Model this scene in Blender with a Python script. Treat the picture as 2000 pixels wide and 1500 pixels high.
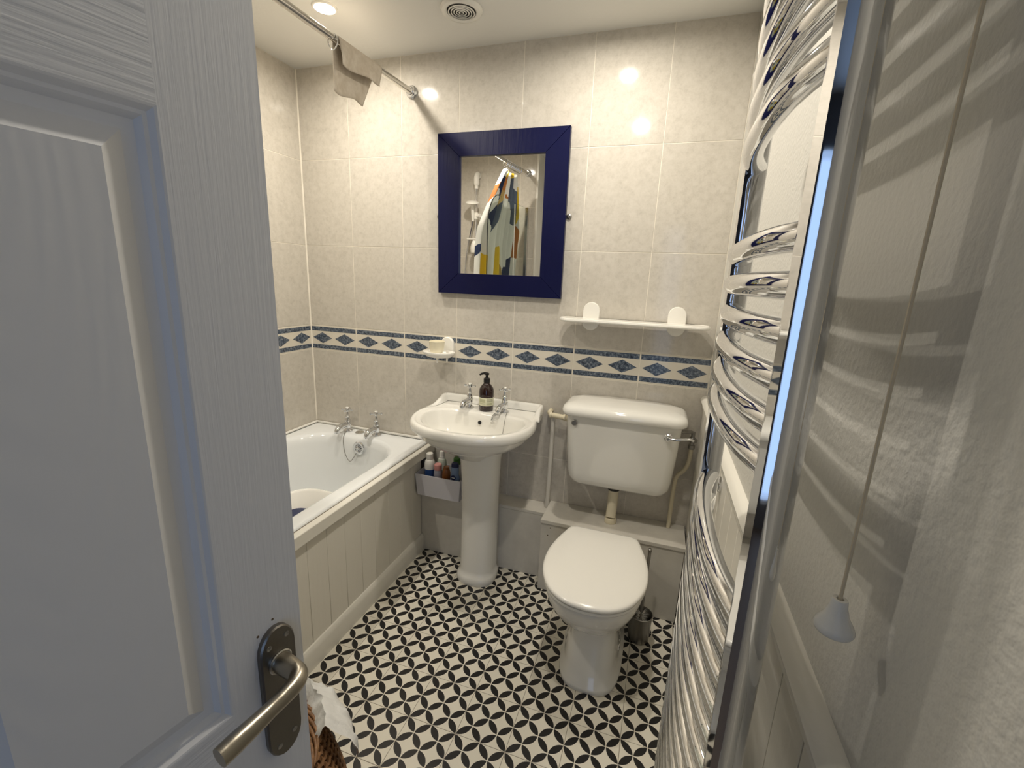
import bpy, bmesh, math, random
from mathutils import Vector, Matrix, noise
random.seed(7)
PI = math.pi
for o in list(bpy.data.objects): bpy.data.objects.remove(o)
scene = bpy.context.scene
COL = scene.collection

# ------------------------------------------------------------------ camera
cam_d = bpy.data.cameras.new('camera'); cam = bpy.data.objects.new('camera', cam_d); COL.objects.link(cam)
cam_d.sensor_fit = 'HORIZONTAL'; cam_d.sensor_width = 36.0; cam_d.lens = 878.278 / 2000 * 36.0
cam_d.clip_start = 0.02
RX = (0.9482936625513865, 0.3148432648671411, 0.04016028053533039)
RY = (0.1090404288457138, -0.2043368468591859, -0.972808633747043)
RZ = (-0.2980760212462922, 0.9268873564697303, -0.22810198152259686)
CAM = (1.7740, -1.9592, 1.3888)
cam.matrix_world = Matrix(((RX[0], -RY[0], -RZ[0], CAM[0]), (RX[1], -RY[1], -RZ[1], CAM[1]), (RX[2], -RY[2], -RZ[2], CAM[2]), (0, 0, 0, 1)))
scene.camera = cam

# ------------------------------------------------------------------ view, world, daylight
vs = scene.view_settings
vs.view_transform = 'Standard'; vs.look = 'None'; vs.gamma = 1.0; vs.exposure = 0.0; vs.use_curve_mapping = False
world = bpy.data.worlds.new('world'); scene.world = world; world.use_nodes = True
bg = world.node_tree.nodes['Background']; bg.inputs[0].default_value = (0.42, 0.60, 1.0, 1); bg.inputs[1].default_value = 0.6
LAMP_POWER = 6.9
LAMP_COL = (1.0, 0.925, 0.81)
DAY_POWER = 5.5
dl = bpy.data.lights.new('hall_window_daylight', 'AREA'); dl.shape = 'RECTANGLE'; dl.size = 1.1; dl.size_y = 1.85
dl.energy = DAY_POWER; dl.color = (0.42, 0.62, 1.0)
dlo = bpy.data.objects.new('hall_window_daylight', dl); COL.objects.link(dlo)
dlo.location = (2.25, -3.86, 1.13); dlo.rotation_euler = (PI / 2, 0, 0)      # points to +y

# ------------------------------------------------------------------ dimensions
XR, ZC = 1.990, 2.314
TW = 0.285
ROWS = [(1.913, 2.314), (1.5125, 1.913), (1.1073, 1.5125)]
BORD = (0.9749, 1.1073)
LOW = [(0.570, 0.9749), (0.339, 0.570)]
YE = -1.84          # wall at the shower end of the bath
YD = -2.2535        # wall with the door

# ------------------------------------------------------------------ materials
def nodes_of(m):
    m.use_nodes = True
    nt = m.node_tree; return nt, nt.nodes['Principled BSDF']
def mat(name, col, rough=0.5, metal=0.0, coat=0.0, spec=0.5, trans=0.0, ior=1.45, emit=None, bump=None, sss=0):
    m = bpy.data.materials.new(name); nt, p = nodes_of(m)
    p.inputs['Base Color'].default_value = (*col, 1); p.inputs['Roughness'].default_value = rough
    p.inputs['Metallic'].default_value = metal; p.inputs['Coat Weight'].default_value = coat
    p.inputs['Coat Roughness'].default_value = 0.03
    p.inputs['Specular IOR Level'].default_value = spec; p.inputs['Transmission Weight'].default_value = trans
    p.inputs['IOR'].default_value = ior
    if sss: p.inputs['Subsurface Weight'].default_value = sss
    if emit:
        p.inputs['Emission Color'].default_value = (*emit[0], 1); p.inputs['Emission Strength'].default_value = emit[1]
    if bump:
        sc, dist, det = bump[:3]; scl = bump[3] if len(bump) > 3 else (1, 1, 1)
        tc = nt.nodes.new('ShaderNodeTexCoord'); mp = nt.nodes.new('ShaderNodeMapping')
        mp.inputs['Scale'].default_value = scl
        nt.links.new(tc.outputs['Object'], mp.inputs[0])
        n = nt.nodes.new('ShaderNodeTexNoise'); n.inputs['Scale'].default_value = sc; n.inputs['Detail'].default_value = det
        nt.links.new(mp.outputs[0], n.inputs['Vector'])
        b = nt.nodes.new('ShaderNodeBump'); b.inputs['Distance'].default_value = dist
        nt.links.new(n.outputs['Fac'], b.inputs['Height']); nt.links.new(b.outputs[0], p.inputs['Normal'])
    return m
def ramp_noise(m, stops, scale, detail=5, rough=0.6, scl=(1, 1, 1), coord='Geometry', distort=0.0, constant=False, per_obj=0.0):
    nt, p = nodes_of(m)
    if coord == 'Geometry':
        src = nt.nodes.new('ShaderNodeNewGeometry').outputs['Position']
    else:
        src = nt.nodes.new('ShaderNodeTexCoord').outputs[coord]
    mp = nt.nodes.new('ShaderNodeMapping'); mp.inputs['Scale'].default_value = scl; nt.links.new(src, mp.inputs[0])
    vec = mp.outputs[0]
    if per_obj:
        oi = nt.nodes.new('ShaderNodeObjectInfo'); mu = nt.nodes.new('ShaderNodeMath'); mu.operation = 'MULTIPLY'; mu.inputs[1].default_value = per_obj
        nt.links.new(oi.outputs['Random'], mu.inputs[0])
        ad = nt.nodes.new('ShaderNodeVectorMath'); ad.operation = 'ADD'
        nt.links.new(vec, ad.inputs[0]); nt.links.new(mu.outputs[0], ad.inputs[1]); vec = ad.outputs[0]
    n = nt.nodes.new('ShaderNodeTexNoise'); n.inputs['Scale'].default_value = scale; n.inputs['Detail'].default_value = detail
    n.inputs['Roughness'].default_value = rough; n.inputs['Distortion'].default_value = distort
    nt.links.new(vec, n.inputs['Vector'])
    r = nt.nodes.new('ShaderNodeValToRGB'); el = r.color_ramp.elements
    if constant: r.color_ramp.interpolation = 'CONSTANT'
    while len(el) < len(stops): el.new(0.5)
    for e, (pos, c) in zip(el, stops): e.position = pos; e.color = (*c, 1)
    nt.links.new(n.outputs['Fac'], r.inputs[0]); nt.links.new(r.outputs[0], p.inputs['Base Color'])
    return m

M = {}
M['tile'] = ramp_noise(mat('wall_tile_glaze', (0.6, 0.54, 0.44), 0.085),
                       [(0.34, (0.51, 0.475, 0.415)), (0.48, (0.585, 0.547, 0.48)), (0.62, (0.63, 0.592, 0.525))], 38.0, 10, 0.78, per_obj=13.0)
M['tile_cream'] = mat('border_tile_cream_glaze', (0.72, 0.67, 0.57), 0.16, coat=0.25)
M['blue'] = ramp_noise(mat('border_blue_glaze', (0.1, 0.13, 0.2), 0.18, coat=0.25),
                       [(0.38, (0.028, 0.036, 0.055)), (0.50, (0.085, 0.11, 0.15)), (0.60, (0.20, 0.23, 0.27)), (0.72, (0.36, 0.39, 0.40))], 90.0, 6, 0.7)
M['grout'] = mat('tile_grout', (0.84, 0.79, 0.69), 0.85)
M['ceil'] = mat('ceiling_paint', (0.80, 0.79, 0.75), 0.75, bump=(60, 0.0008, 3))
M['wallpaint'] = mat('textured_white_paint', (0.61, 0.595, 0.545), 0.55, bump=(120, 0.0013, 2))
M['hallpaint'] = mat('hall_paint', (0.16, 0.15, 0.15), 0.8)
M['gloss'] = mat('white_gloss_paint', (0.78, 0.755, 0.68), 0.28, bump=(18, 0.0006, 2))
M['panelwood'] = mat('white_painted_boards', (0.74, 0.71, 0.63), 0.35, bump=(8, 0.0006, 3, (6, 6, .5)))
M['boxpaint'] = ramp_noise(mat('boxing_off_white_paint', (0.66, 0.63, 0.56), 0.45), [(0.35, (0.60, 0.57, 0.51)), (0.65, (0.70, 0.67, 0.60))], 7.0)
M['dirt'] = mat('dark_joint', (0.12, 0.085, 0.05), 0.9)
M['ceramic'] = mat('white_ceramic', (0.84, 0.825, 0.77), 0.09, coat=0.5)
M['enamel'] = mat('bath_enamel', (0.84, 0.86, 0.86), 0.10, coat=0.4)
M['plastic'] = mat('white_plastic', (0.86, 0.84, 0.78), 0.25)
M['plastic_lid'] = mat('white_toilet_seat_plastic', (0.87, 0.85, 0.79), 0.18, coat=0.3)
M['cream_plastic'] = mat('cream_plastic', (0.82, 0.76, 0.58), 0.35)
M['chrome'] = mat('chrome', (0.76, 0.77, 0.79), 0.035, 1.0)
M['chrome_soft'] = mat('brushed_chrome', (0.62, 0.60, 0.56), 0.2, 1.0)
M['darkhole'] = mat('dark_hole', (0.006, 0.006, 0.006), 0.6)
M['navy'] = mat('navy_gloss_paint', (0.004, 0.0055, 0.042), 0.32, spec=0.3, bump=(14, 0.0006, 3, (8, 1, 1)))
M['navy_plain'] = mat('navy_plastic', (0.01, 0.018, 0.075), 0.4)
M['mirror'] = mat('mirror_silver', (0.93, 0.93, 0.92), 0.0, 1.0)
M['pewter'] = mat('antique_pewter', (0.20, 0.185, 0.165), 0.36, 1.0, bump=(140, 0.0002, 2))
M['pewter_lever'] = mat('satin_nickel_lever', (0.38, 0.345, 0.28), 0.30, 1.0, bump=(140, 0.0002, 2))
M['glass'] = mat('screen_glass', (0.93, 0.98, 0.95), 0.0, trans=1.0, ior=1.03)
M['rubber'] = mat('black_seal', (0.01, 0.01, 0.01), 0.5)
M['lens'] = mat('lamp_lens', (1, 1, 1), 0.4, emit=((1.0, 0.88, 0.68), 12.0))
M['amber'] = mat('amber_bottle', (0.018, 0.004, 0.003), 0.08, coat=0.5)
M['black_plastic'] = mat('black_plastic', (0.008, 0.007, 0.007), 0.3)
M['paper'] = mat('label_paper', (0.72, 0.71, 0.52), 0.6)
M['paper_print'] = mat('label_print', (0.18, 0.18, 0.10), 0.6)
M['paper_green'] = mat('label_green_print', (0.50, 0.50, 0.32), 0.6)
M['cord'] = mat('pull_cord', (0.70, 0.60, 0.42), 0.8)
M['cloth'] = ramp_noise(mat('grey_beige_cloth', (0.5, 0.46, 0.38), 0.9), [(0.3, (0.50, 0.43, 0.34)), (0.7, (0.66, 0.60, 0.51))], 30.0)
M['pipe'] = mat('cream_painted_pipe', (0.72, 0.65, 0.48), 0.4)
M['pipe_white'] = mat('white_painted_pipe', (0.70, 0.67, 0.60), 0.4)
M['wicker'] = ramp_noise(mat('wicker', (0.35, 0.17, 0.05), 0.5), [(0.3, (0.10, 0.045, 0.018)), (0.55, (0.26, 0.13, 0.055)), (0.75, (0.42, 0.24, 0.11))], 60.0, 4)
M['bag'] = mat('thin_plastic_bag', (0.82, 0.82, 0.80), 0.3, trans=0.1, ior=1.1, bump=(40, 0.004, 3))
M['lav_box'] = mat('pale_lilac_plastic', (0.70, 0.69, 0.74), 0.35)
M['hallfloor'] = mat('hall_carpet', (0.20, 0.15, 0.11), 0.95)
M['steel_dark'] = mat('brushed_steel', (0.34, 0.33, 0.31), 0.35, 1.0)

def bump_grain(name, axis):
    m = mat(name, (0.70, 0.70, 0.70), 0.42)
    nt, p = nodes_of(m)
    tc = nt.nodes.new('ShaderNodeTexCoord'); mp = nt.nodes.new('ShaderNodeMapping'); nt.links.new(tc.outputs['Object'], mp.inputs[0])
    mp.inputs['Scale'].default_value = {'z': (260, 1, 9), 'x': (7, 1, 150)}[axis]
    n = nt.nodes.new('ShaderNodeTexNoise'); n.inputs['Scale'].default_value = 1.0; n.inputs['Detail'].default_value = 3; n.inputs['Distortion'].default_value = 0.35
    nt.links.new(mp.outputs[0], n.inputs['Vector'])
    b = nt.nodes.new('ShaderNodeBump'); b.inputs['Distance'].default_value = 0.0006 if axis == 'z' else 0.0020; b.inputs['Strength'].default_value = 0.6
    nt.links.new(n.outputs['Fac'], b.inputs['Height']); nt.links.new(b.outputs[0], p.inputs['Normal'])
    return m
M['grain_z'] = bump_grain('door_paint_upright_grain', 'z')
M['grain_x'] = bump_grain('door_paint_cross_grain', 'x')
def cathedral(name):
    m = mat(name, (0.70, 0.70, 0.70), 0.42); nt, p = nodes_of(m)
    tc = nt.nodes.new('ShaderNodeTexCoord'); mp = nt.nodes.new('ShaderNodeMapping'); nt.links.new(tc.outputs['Object'], mp.inputs[0])
    mp.inputs['Location'].default_value = (-4.9, 0, -3.2); mp.inputs['Scale'].default_value = (10, 1, 2.2)
    w = nt.nodes.new('ShaderNodeTexWave'); w.wave_type = 'RINGS'; w.rings_direction = 'Y'; w.inputs['Scale'].default_value = 2.6
    w.inputs['Distortion'].default_value = 5.0; w.inputs['Detail'].default_value = 3; w.inputs['Detail Scale'].default_value = 1.3
    nt.links.new(mp.outputs[0], w.inputs[0])
    b = nt.nodes.new('ShaderNodeBump'); b.inputs['Distance'].default_value = 0.0003; b.inputs['Strength'].default_value = 0.35
    nt.links.new(w.outputs['Fac'], b.inputs['Height']); nt.links.new(b.outputs[0], p.inputs['Normal'])
    return m
M['grain_c'] = cathedral('door_paint_cathedral_grain')
M['door_paint'] = mat('door_paint', (0.70, 0.70, 0.70), 0.42)

def floor_mat():
    m = mat('printed_floor_tile', (0.8, 0.75, 0.63), 0.32, coat=0.15); nt, p = nodes_of(m)
    L = nt.links.new
    tc = nt.nodes.new('ShaderNodeTexCoord'); sx = nt.nodes.new('ShaderNodeSeparateXYZ'); L(tc.outputs['Object'], sx.inputs[0])
    def mth(op, a, b=None, c=None):
        n = nt.nodes.new('ShaderNodeMath'); n.operation = op
        for i, v in enumerate((a, b, c)):
            if v is None: continue
            if isinstance(v, (int, float)): n.inputs[i].default_value = v
            else: L(v, n.inputs[i])
        return n.outputs[0]
    k = 2.0 / FT
    pq = [mth('MULTIPLY', mth('ADD', sx.outputs[0], sx.outputs[1]), k), mth('MULTIPLY', mth('SUBTRACT', sx.outputs[0], sx.outputs[1]), k)]
    a = [mth('ABSOLUTE', mth('SUBTRACT', mth('FRACT', v), 0.5)) for v in pq]
    d1 = mth('ADD', mth('POWER', mth('SUBTRACT', 1.0, a[0]), 2.0), mth('POWER', a[1], 2.0))
    d2 = mth('ADD', mth('POWER', mth('SUBTRACT', 1.0, a[1]), 2.0), mth('POWER', a[0], 2.0))
    blk = mth('LESS_THAN', mth('MINIMUM', d1, d2), 0.686 ** 2)
    mix = nt.nodes.new('ShaderNodeMix'); mix.data_type = 'RGBA'
    L(blk, mix.inputs['Factor']); mix.inputs['A'].default_value = (0.80, 0.755, 0.645, 1); mix.inputs['B'].default_value = (0.012, 0.011, 0.011, 1)
    L(mix.outputs['Result'], p.inputs['Base Color'])
    return m
FT = 0.16337
M['floor'] = floor_mat()
M['floor_joint'] = mat('floor_joint', (0.30, 0.26, 0.20), 0.8)

def curtain_mat():
    m = mat('patterned_curtain', (0.85, 0.85, 0.8), 0.7); nt, p = nodes_of(m); L = nt.links.new
    uv = nt.nodes.new('ShaderNodeUVMap')
    n = nt.nodes.new('ShaderNodeTexNoise'); n.inputs['Scale'].default_value = 5.5; n.inputs['Detail'].default_value = 3
    L(uv.outputs[0], n.inputs['Vector'])
    mp = nt.nodes.new('ShaderNodeVectorMath'); mp.operation = 'MULTIPLY_ADD'; mp.inputs[1].default_value = (0.16, 0.16, 0); L(n.outputs['Color'], mp.inputs[0]); L(uv.outputs[0], mp.inputs[2])
    v = nt.nodes.new('ShaderNodeTexVoronoi'); v.inputs['Scale'].default_value = 4.4; L(mp.outputs[0], v.inputs['Vector'])
    sp = nt.nodes.new('ShaderNodeSeparateColor'); L(v.outputs['Color'], sp.inputs[0])
    r = nt.nodes.new('ShaderNodeValToRGB'); r.color_ramp.interpolation = 'CONSTANT'; el = r.color_ramp.elements
    stops = [(0.0, (0.82, 0.82, 0.78)), (0.60, (0.02, 0.035, 0.10)), (0.70, (0.82, 0.82, 0.78)), (0.75, (0.80, 0.55, 0.03)), (0.80, (0.45, 0.16, 0.03)), (0.86, (0.10, 0.13, 0.19)), (0.94, (0.60, 0.03, 0.05)), (0.97, (0.42, 0.30, 0.10))]
    while len(el) < len(stops): el.new(0.5)
    for e, (q, c) in zip(el, stops): e.position = q; e.color = (*c, 1)
    L(sp.outputs[0], r.inputs[0]); L(r.outputs[0], p.inputs['Base Color'])
    return m
M['curtain'] = curtain_mat()

# ------------------------------------------------------------------ object helpers
def thing(name, label, cat, loc=(0, 0, 0), rotz=0, group=None):
    o = bpy.data.objects.new(name, None); COL.objects.link(o)
    o.empty_display_size = 0.05; o.location = loc; o.rotation_euler = (0, 0, rotz)
    o['label'] = label; o['category'] = cat
    if group: o['group'] = group
    return o
def tag(o, label, cat, group=None):
    o['label'] = label; o['category'] = cat
    if group: o['group'] = group
    return o
def acc_loc(p):
    v = Vector((0, 0, 0))
    while p: v += p.location; p = p.parent
    return v
def obj(name, bm, m, parent=None, world=True, angle=35, loc=None):
    """link a bmesh as one mesh object; geometry is given in world metres and moved to the parent's base"""
    if parent and world:
        bmesh.ops.translate(bm, verts=bm.verts, vec=-acc_loc(parent))
    if loc is not None:
        bmesh.ops.translate(bm, verts=bm.verts, vec=-Vector(loc) + (acc_loc(parent) if parent and world else Vector((0, 0, 0))))
    bmesh.ops.recalc_face_normals(bm, faces=bm.faces)
    lay = bm.faces.layers.int.get('flat'); bm.faces.ensure_lookup_table()
    sm_ = [not (lay and f[lay]) for f in bm.faces]
    if lay: bm.faces.layers.int.remove(lay)
    me = bpy.data.meshes.new(name); bm.to_mesh(me); bm.free()
    mats = m if isinstance(m, (list, tuple)) else [m]
    for k in mats: me.materials.append(M[k])
    me.polygons.foreach_set('use_smooth', sm_)
    me.set_sharp_from_angle(angle=math.radians(angle))
    if not all(sm_): me.polygons.foreach_set('use_smooth', sm_); me.update()
    o = bpy.data.objects.new(name, me); COL.objects.link(o)
    if parent: o.parent = parent
    if loc is not None:
        o.location = Vector(loc) - (acc_loc(parent) if parent and world else Vector((0, 0, 0)))
    return o
def inst(src, parent, loc, name=None, rotz=0):
    c = bpy.data.objects.new(name or src.name.split('.')[0], src.data); COL.objects.link(c)
    c.parent = parent; c.location = Vector(loc) - (acc_loc(parent) if parent else Vector((0, 0, 0))); c.rotation_euler = (0, 0, rotz)
    return c
def struct(o, label=None):
    o['kind'] = 'structure'
    if label: o['label'] = label
    return o
def BM(): return bmesh.new()
def box(bm, x0, x1, y0, y1, z0, z1, bev=0.0, seg=2):
    x0, x1 = min(x0, x1), max(x0, x1); y0, y1 = min(y0, y1), max(y0, y1); z0, z1 = min(z0, z1), max(z0, z1)
    vs_ = [bm.verts.new(c) for c in ((x0, y0, z0), (x1, y0, z0), (x1, y1, z0), (x0, y1, z0), (x0, y0, z1), (x1, y0, z1), (x1, y1, z1), (x0, y1, z1))]
    fs = [bm.faces.new([vs_[i] for i in f]) for f in ((0, 3, 2, 1), (4, 5, 6, 7), (0, 1, 5, 4), (1, 2, 6, 5), (2, 3, 7, 6), (3, 0, 4, 7))]
    if bev > 0:
        es = list({e for f in fs for e in f.edges})
        before = set(bm.faces) - set(fs)
        bmesh.ops.bevel(bm, geom=es, offset=bev, segments=seg, affect='EDGES', profile=0.5)
        bm.normal_update(); lay = bm.faces.layers.int.get('flat') or bm.faces.layers.int.new('flat')
        for f in bm.faces:
            if f not in before and max(abs(c) for c in f.normal) > 0.9999: f[lay] = 1
    return bm
def loft(bm, rings, cap0=True, cap1=True, closed=True):
    R_ = [[bm.verts.new(p) for p in r] for r in rings]
    n = len(R_[0])
    for a, b in zip(R_, R_[1:]):
        for i in range(n if closed else n - 1):
            j = (i + 1) % n
            try: bm.faces.new((a[i], a[j], b[j], b[i]))
            except ValueError: pass
    if cap0: bm.faces.new(list(reversed(R_[0])))
    if cap1: bm.faces.new(R_[-1])
    return bm
def frame_from(d):
    d = Vector(d).normalized(); up = Vector((0, 0, 1)) if abs(d.z) < 0.95 else Vector((1, 0, 0))
    a = d.cross(up).normalized(); b = a.cross(d).normalized(); return a, b
def lathe(bm, prof, c=(0, 0, 0), axis=(0, 0, 1), n=24, sx=1.0, sy=1.0, cap0=True, cap1=True):
    ax = Vector(axis).normalized(); a, b = (Vector((1, 0, 0)), Vector((0, 1, 0))) if abs(ax.z) > 0.999 else frame_from(ax)
    c = Vector(c); rings = []
    for r, h in prof:
        r = max(r, 1e-5)
        rings.append([c + ax * h + a * (r * sx * math.cos(2 * PI * i / n)) + b * (r * sy * math.sin(2 * PI * i / n)) for i in range(n)])
    return loft(bm, rings, cap0, cap1)
def tube(bm, pts, r, n=10, closed=False, cap=True):
    pts = [Vector(p) for p in pts]; N = len(pts); rings = []; prev = None
    for i, p in enumerate(pts):
        if closed: d = pts[(i + 1) % N] - pts[i - 1]
        else: d = pts[min(i + 1, N - 1)] - pts[max(i - 1, 0)]
        if d.length < 1e-9: d = Vector((0, 0, 1))
        d.normalize()
        if prev is None: a, b = frame_from(d)
        else:
            a = prev - d * prev.dot(d)
            if a.length < 1e-6: a, _ = frame_from(d)
            a.normalize(); b = a.cross(d).normalized()
        prev = a
        rr = r[i] if isinstance(r, (list, tuple)) else r
        rings.append([p + a * (rr * math.cos(2 * PI * k / n)) + b * (rr * math.sin(2 * PI * k / n)) for k in range(n)])
    if closed:
        rings.append(rings[0]); loft(bm, rings, False, False)
        bmesh.ops.remove_doubles(bm, verts=bm.verts, dist=1e-6)
    else: loft(bm, rings, cap, cap)
    return bm
def catmull(P, per=8, closed=False):
    P = [Vector(p) for p in P]; out = []; n = len(P)
    for i in range(n if closed else n - 1):
        if closed: p0, p1, p2, p3 = P[i - 1], P[i], P[(i + 1) % n], P[(i + 2) % n]
        else: p0, p1, p2, p3 = P[max(i - 1, 0)], P[i], P[i + 1], P[min(i + 2, n - 1)]
        for k in range(per):
            t = k / per
            out.append(0.5 * ((2 * p1) + (-p0 + p2) * t + (2 * p0 - 5 * p1 + 4 * p2 - p3) * t * t + (-p0 + 3 * p1 - 3 * p2 + p3) * t ** 3))
    if not closed: out.append(P[-1])
    return out
def sym_outline(half, center, N=64):
    """closed outline from a half outline (x>=0, back to front), resampled by angle round a centre"""
    h = catmull([(x, y, 0) for x, y in half], 10)
    full = h + [Vector((-p.x, p.y, 0)) for p in reversed(h[1:-1])]
    cx, cy = center; an = [(math.atan2(p.y - cy, p.x - cx), math.hypot(p.x - cx, p.y - cy)) for p in full]
    an.sort(); res = []
    for i in range(N):
        t = -PI + 2 * PI * i / N
        lo = max([q for q in an if q[0] <= t], default=(an[-1][0] - 2 * PI, an[-1][1])); hi = min([q for q in an if q[0] > t], default=(an[0][0] + 2 * PI, an[0][1]))
        f = (t - lo[0]) / max(hi[0] - lo[0], 1e-9); r = lo[1] + (hi[1] - lo[1]) * f
        res.append((cx + r * math.cos(t), cy + r * math.sin(t)))
    return res
def scale_ring(o, c, sx, sy, z): return [(c[0] + (x - c[0]) * sx, c[1] + (y - c[1]) * sy, z) for x, y in o]
def rrect(x0, x1, y0, y1, r, z, n=8):
    pts = []
    for cx, cy, a0 in ((x1 - r, y1 - r, 0), (x0 + r, y1 - r, PI / 2), (x0 + r, y0 + r, PI), (x1 - r, y0 + r, 1.5 * PI)):
        for k in range(n + 1): a = a0 + PI / 2 * k / n; pts.append((cx + r * math.cos(a), cy + r * math.sin(a), z))
    return pts
def prism(bm, outline, fn, d0, d1):
    """extrude a 2D outline; fn maps (u, v, depth) to 3D"""
    return loft(bm, [[fn(u, v, d0) for u, v in outline], [fn(u, v, d1) for u, v in outline]])

# ================================================================== SETTING
# floor with its printed tiles
bm = BM(); box(bm, -0.1, XR + 0.1, YD - 0.02, 0.1, -0.06, -0.0008)
floor = struct(obj('floor', bm, 'floor_joint'))
g = 0.0008
FO = (0.817, -0.774)
_tc = {}
def floor_tile(x0, x1, y0, y1, cx, cy):
    key = tuple(round(v, 4) for v in (x0 - cx, x1 - cx, y0 - cy, y1 - cy))
    if key not in _tc:
        b = BM(); box(b, x0, x1, y0, y1, -0.003, 0.0, 0.0003, 1)
        _tc[key] = obj('floor_tile', b, 'floor', floor, loc=(cx, cy, 0)); return
    inst(_tc[key], floor, (cx, cy, 0), 'floor_tile')
X0F, X1F, Y0F, Y1F = 0.70, XR, YD + 0.002, -0.07
for i in range(-2, 10):
    for j in range(-11, 7):
        x0, x1 = FO[0] + i * FT, FO[0] + (i + 1) * FT; y0, y1 = FO[1] + j * FT, FO[1] + (j + 1) * FT
        a0, a1, b0, b1 = max(x0 + g, X0F), min(x1 - g, X1F), max(y0 + g, Y0F), min(y1 - g, Y1F)
        if a1 - a0 > 0.005 and b1 - b0 > 0.005: floor_tile(a0, a1, b0, b1, x0, y0)
# ceiling
bm = BM(); box(bm, -0.1, XR + 0.1, YD - 0.1, 0.1, ZC, ZC + 0.08); struct(obj('ceiling', bm, 'ceil'))

# tiled walls: each tile its own piece, grout recessed behind
def tiled_wall(wall, n_cols, along, face_fn, rows, border, last_w=None, skip=None):
    protos = {}
    def tile(i, z0, z1, kind):
        w0, w1 = i * TW + 0.0014, (i + 1) * TW - 0.0014
        if last_w and i == n_cols - 1: w1 = last_w
        if skip and skip(i, z0): return
        key = (kind, round(w1 - w0, 4), round(z1 - z0, 4))
        o_ = face_fn(w0, z0)
        if key in protos:
            src, kids = protos[key]; c = inst(src, wall, o_)
            for k in kids:
                q = bpy.data.objects.new(k.name.split('.')[0], k.data); COL.objects.link(q); q.parent = c; q.location = k.location
            return
        def mk(u0, u1, v0, v1, d0, d1, bev):
            b = BM(); P = [Vector(face_fn(w0 + u, z0 + v, d)) for u in (u0, u1) for v in (v0, v1) for d in (d0, d1)]
            mn = [min(p[k] for p in P) for k in range(3)]; mx = [max(p[k] for p in P) for k in range(3)]
            box(b, mn[0], mx[0], mn[1], mx[1], mn[2], mx[2], bev, 2); return b
        W_, H_ = w1 - w0, z1 - z0
        t = obj('wall_tile' if kind == 't' else 'border_tile', mk(0, W_, 0.0013, H_ - 0.0013, 0.0, 0.006, 0.0009), 'tile' if kind == 't' else 'tile_cream', wall, loc=o_)
        kids = []
        if kind == 'b':
            for v0, v1 in ((0.008, 0.030), (H_ - 0.030, H_ - 0.008)):
                bmx = mk(0.002, W_ - 0.002, v0, v1, -0.0006, 0.0012, 0.0003)
                bmesh.ops.translate(bmx, verts=bmx.verts, vec=-Vector(o_)); q = obj('blue_band', bmx, 'blue', t, world=False); kids.append(q)
            for k in (0.25, 0.75):
                if k * W_ + W_ * 0.215 > W_: continue
                dm = BM(); hw, hv = W_ * 0.215, (H_ / 2 - 0.037) * 0.98
                ol = [(W_ * k - hw, H_ / 2), (W_ * k, H_ / 2 - hv), (W_ * k + hw, H_ / 2), (W_ * k, H_ / 2 + hv)]
                loft(dm, [[Vector(face_fn(w0 + u, z0 + v, d)) - Vector(o_) for u, v in ol] for d in (0.0012, -0.0006)])
                kids.append(obj('blue_diamond', dm, 'blue', t, world=False, angle=20))
        protos[key] = (t, kids)
    for z0, z1 in rows:
        for i in range(n_cols): tile(i, z0, z1, 't')
    for i in range(n_cols): tile(i, border[0], border[1], 'b')

bm = BM(); box(bm, -0.1, XR + 0.1, 0.0012, 0.1, -0.06, ZC); wall_back = struct(obj('wall_back', bm, 'grout'))
tiled_wall(wall_back, 7, 'x', lambda w, z, d=0.0: (w, d, z), ROWS + LOW, BORD, last_w=XR - 0.003, skip=lambda i, z: z < 0.4 and i < 2)
bm = BM(); box(bm, -0.1, -0.0012, YE - 0.1, 0.0012, -0.06, ZC); wall_left = struct(obj('wall_left', bm, 'grout'))
tiled_wall(wall_left, 6, 'y', lambda w, z, d=0.0: (-d, -w, z), ROWS + LOW[:1], BORD)
bm = BM(); box(bm, -0.0012, 0.705, YE - 0.0012, YE - 0.10, -0.0, ZC); wall_sh = struct(obj('wall_shower_end', bm, 'grout'))
tiled_wall(wall_sh, 3, 'x', lambda w, z, d=0.0: (w, YE - d, z), ROWS + LOW[:1], BORD, last_w=0.700)
bm = BM(); box(bm, 0.706, 0.722, YE + 0.004, YD, 0.0, ZC, 0.002); struct(obj('wall_cupboard_side', bm, 'gloss'))
bm = BM(); box(bm, XR, XR + 0.1, YD, 0.0022, -0.06, ZC); wall_right = struct(obj('wall_right', bm, 'wallpaint'))
# wall with the doorway
DX0, DX1, DZ = 1.225, 1.985, 2.02
bm = BM(); box(bm, 0.722, DX0, YD, YD - 0.1, 0, ZC); box(bm, DX0, XR, YD, YD - 0.1, DZ, ZC)
struct(obj('wall_front', bm, 'wallpaint'))
bm = BM(); box(bm, DX0, DX0 + 0.028, YD + 0.0, YD - 0.1, 0, DZ, 0.002); box(bm, DX0, DX1, YD, YD - 0.1, DZ - 0.028, DZ, 0.002)
struct(obj('trim_1', bm, 'gloss'), 'white painted door lining')
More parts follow.
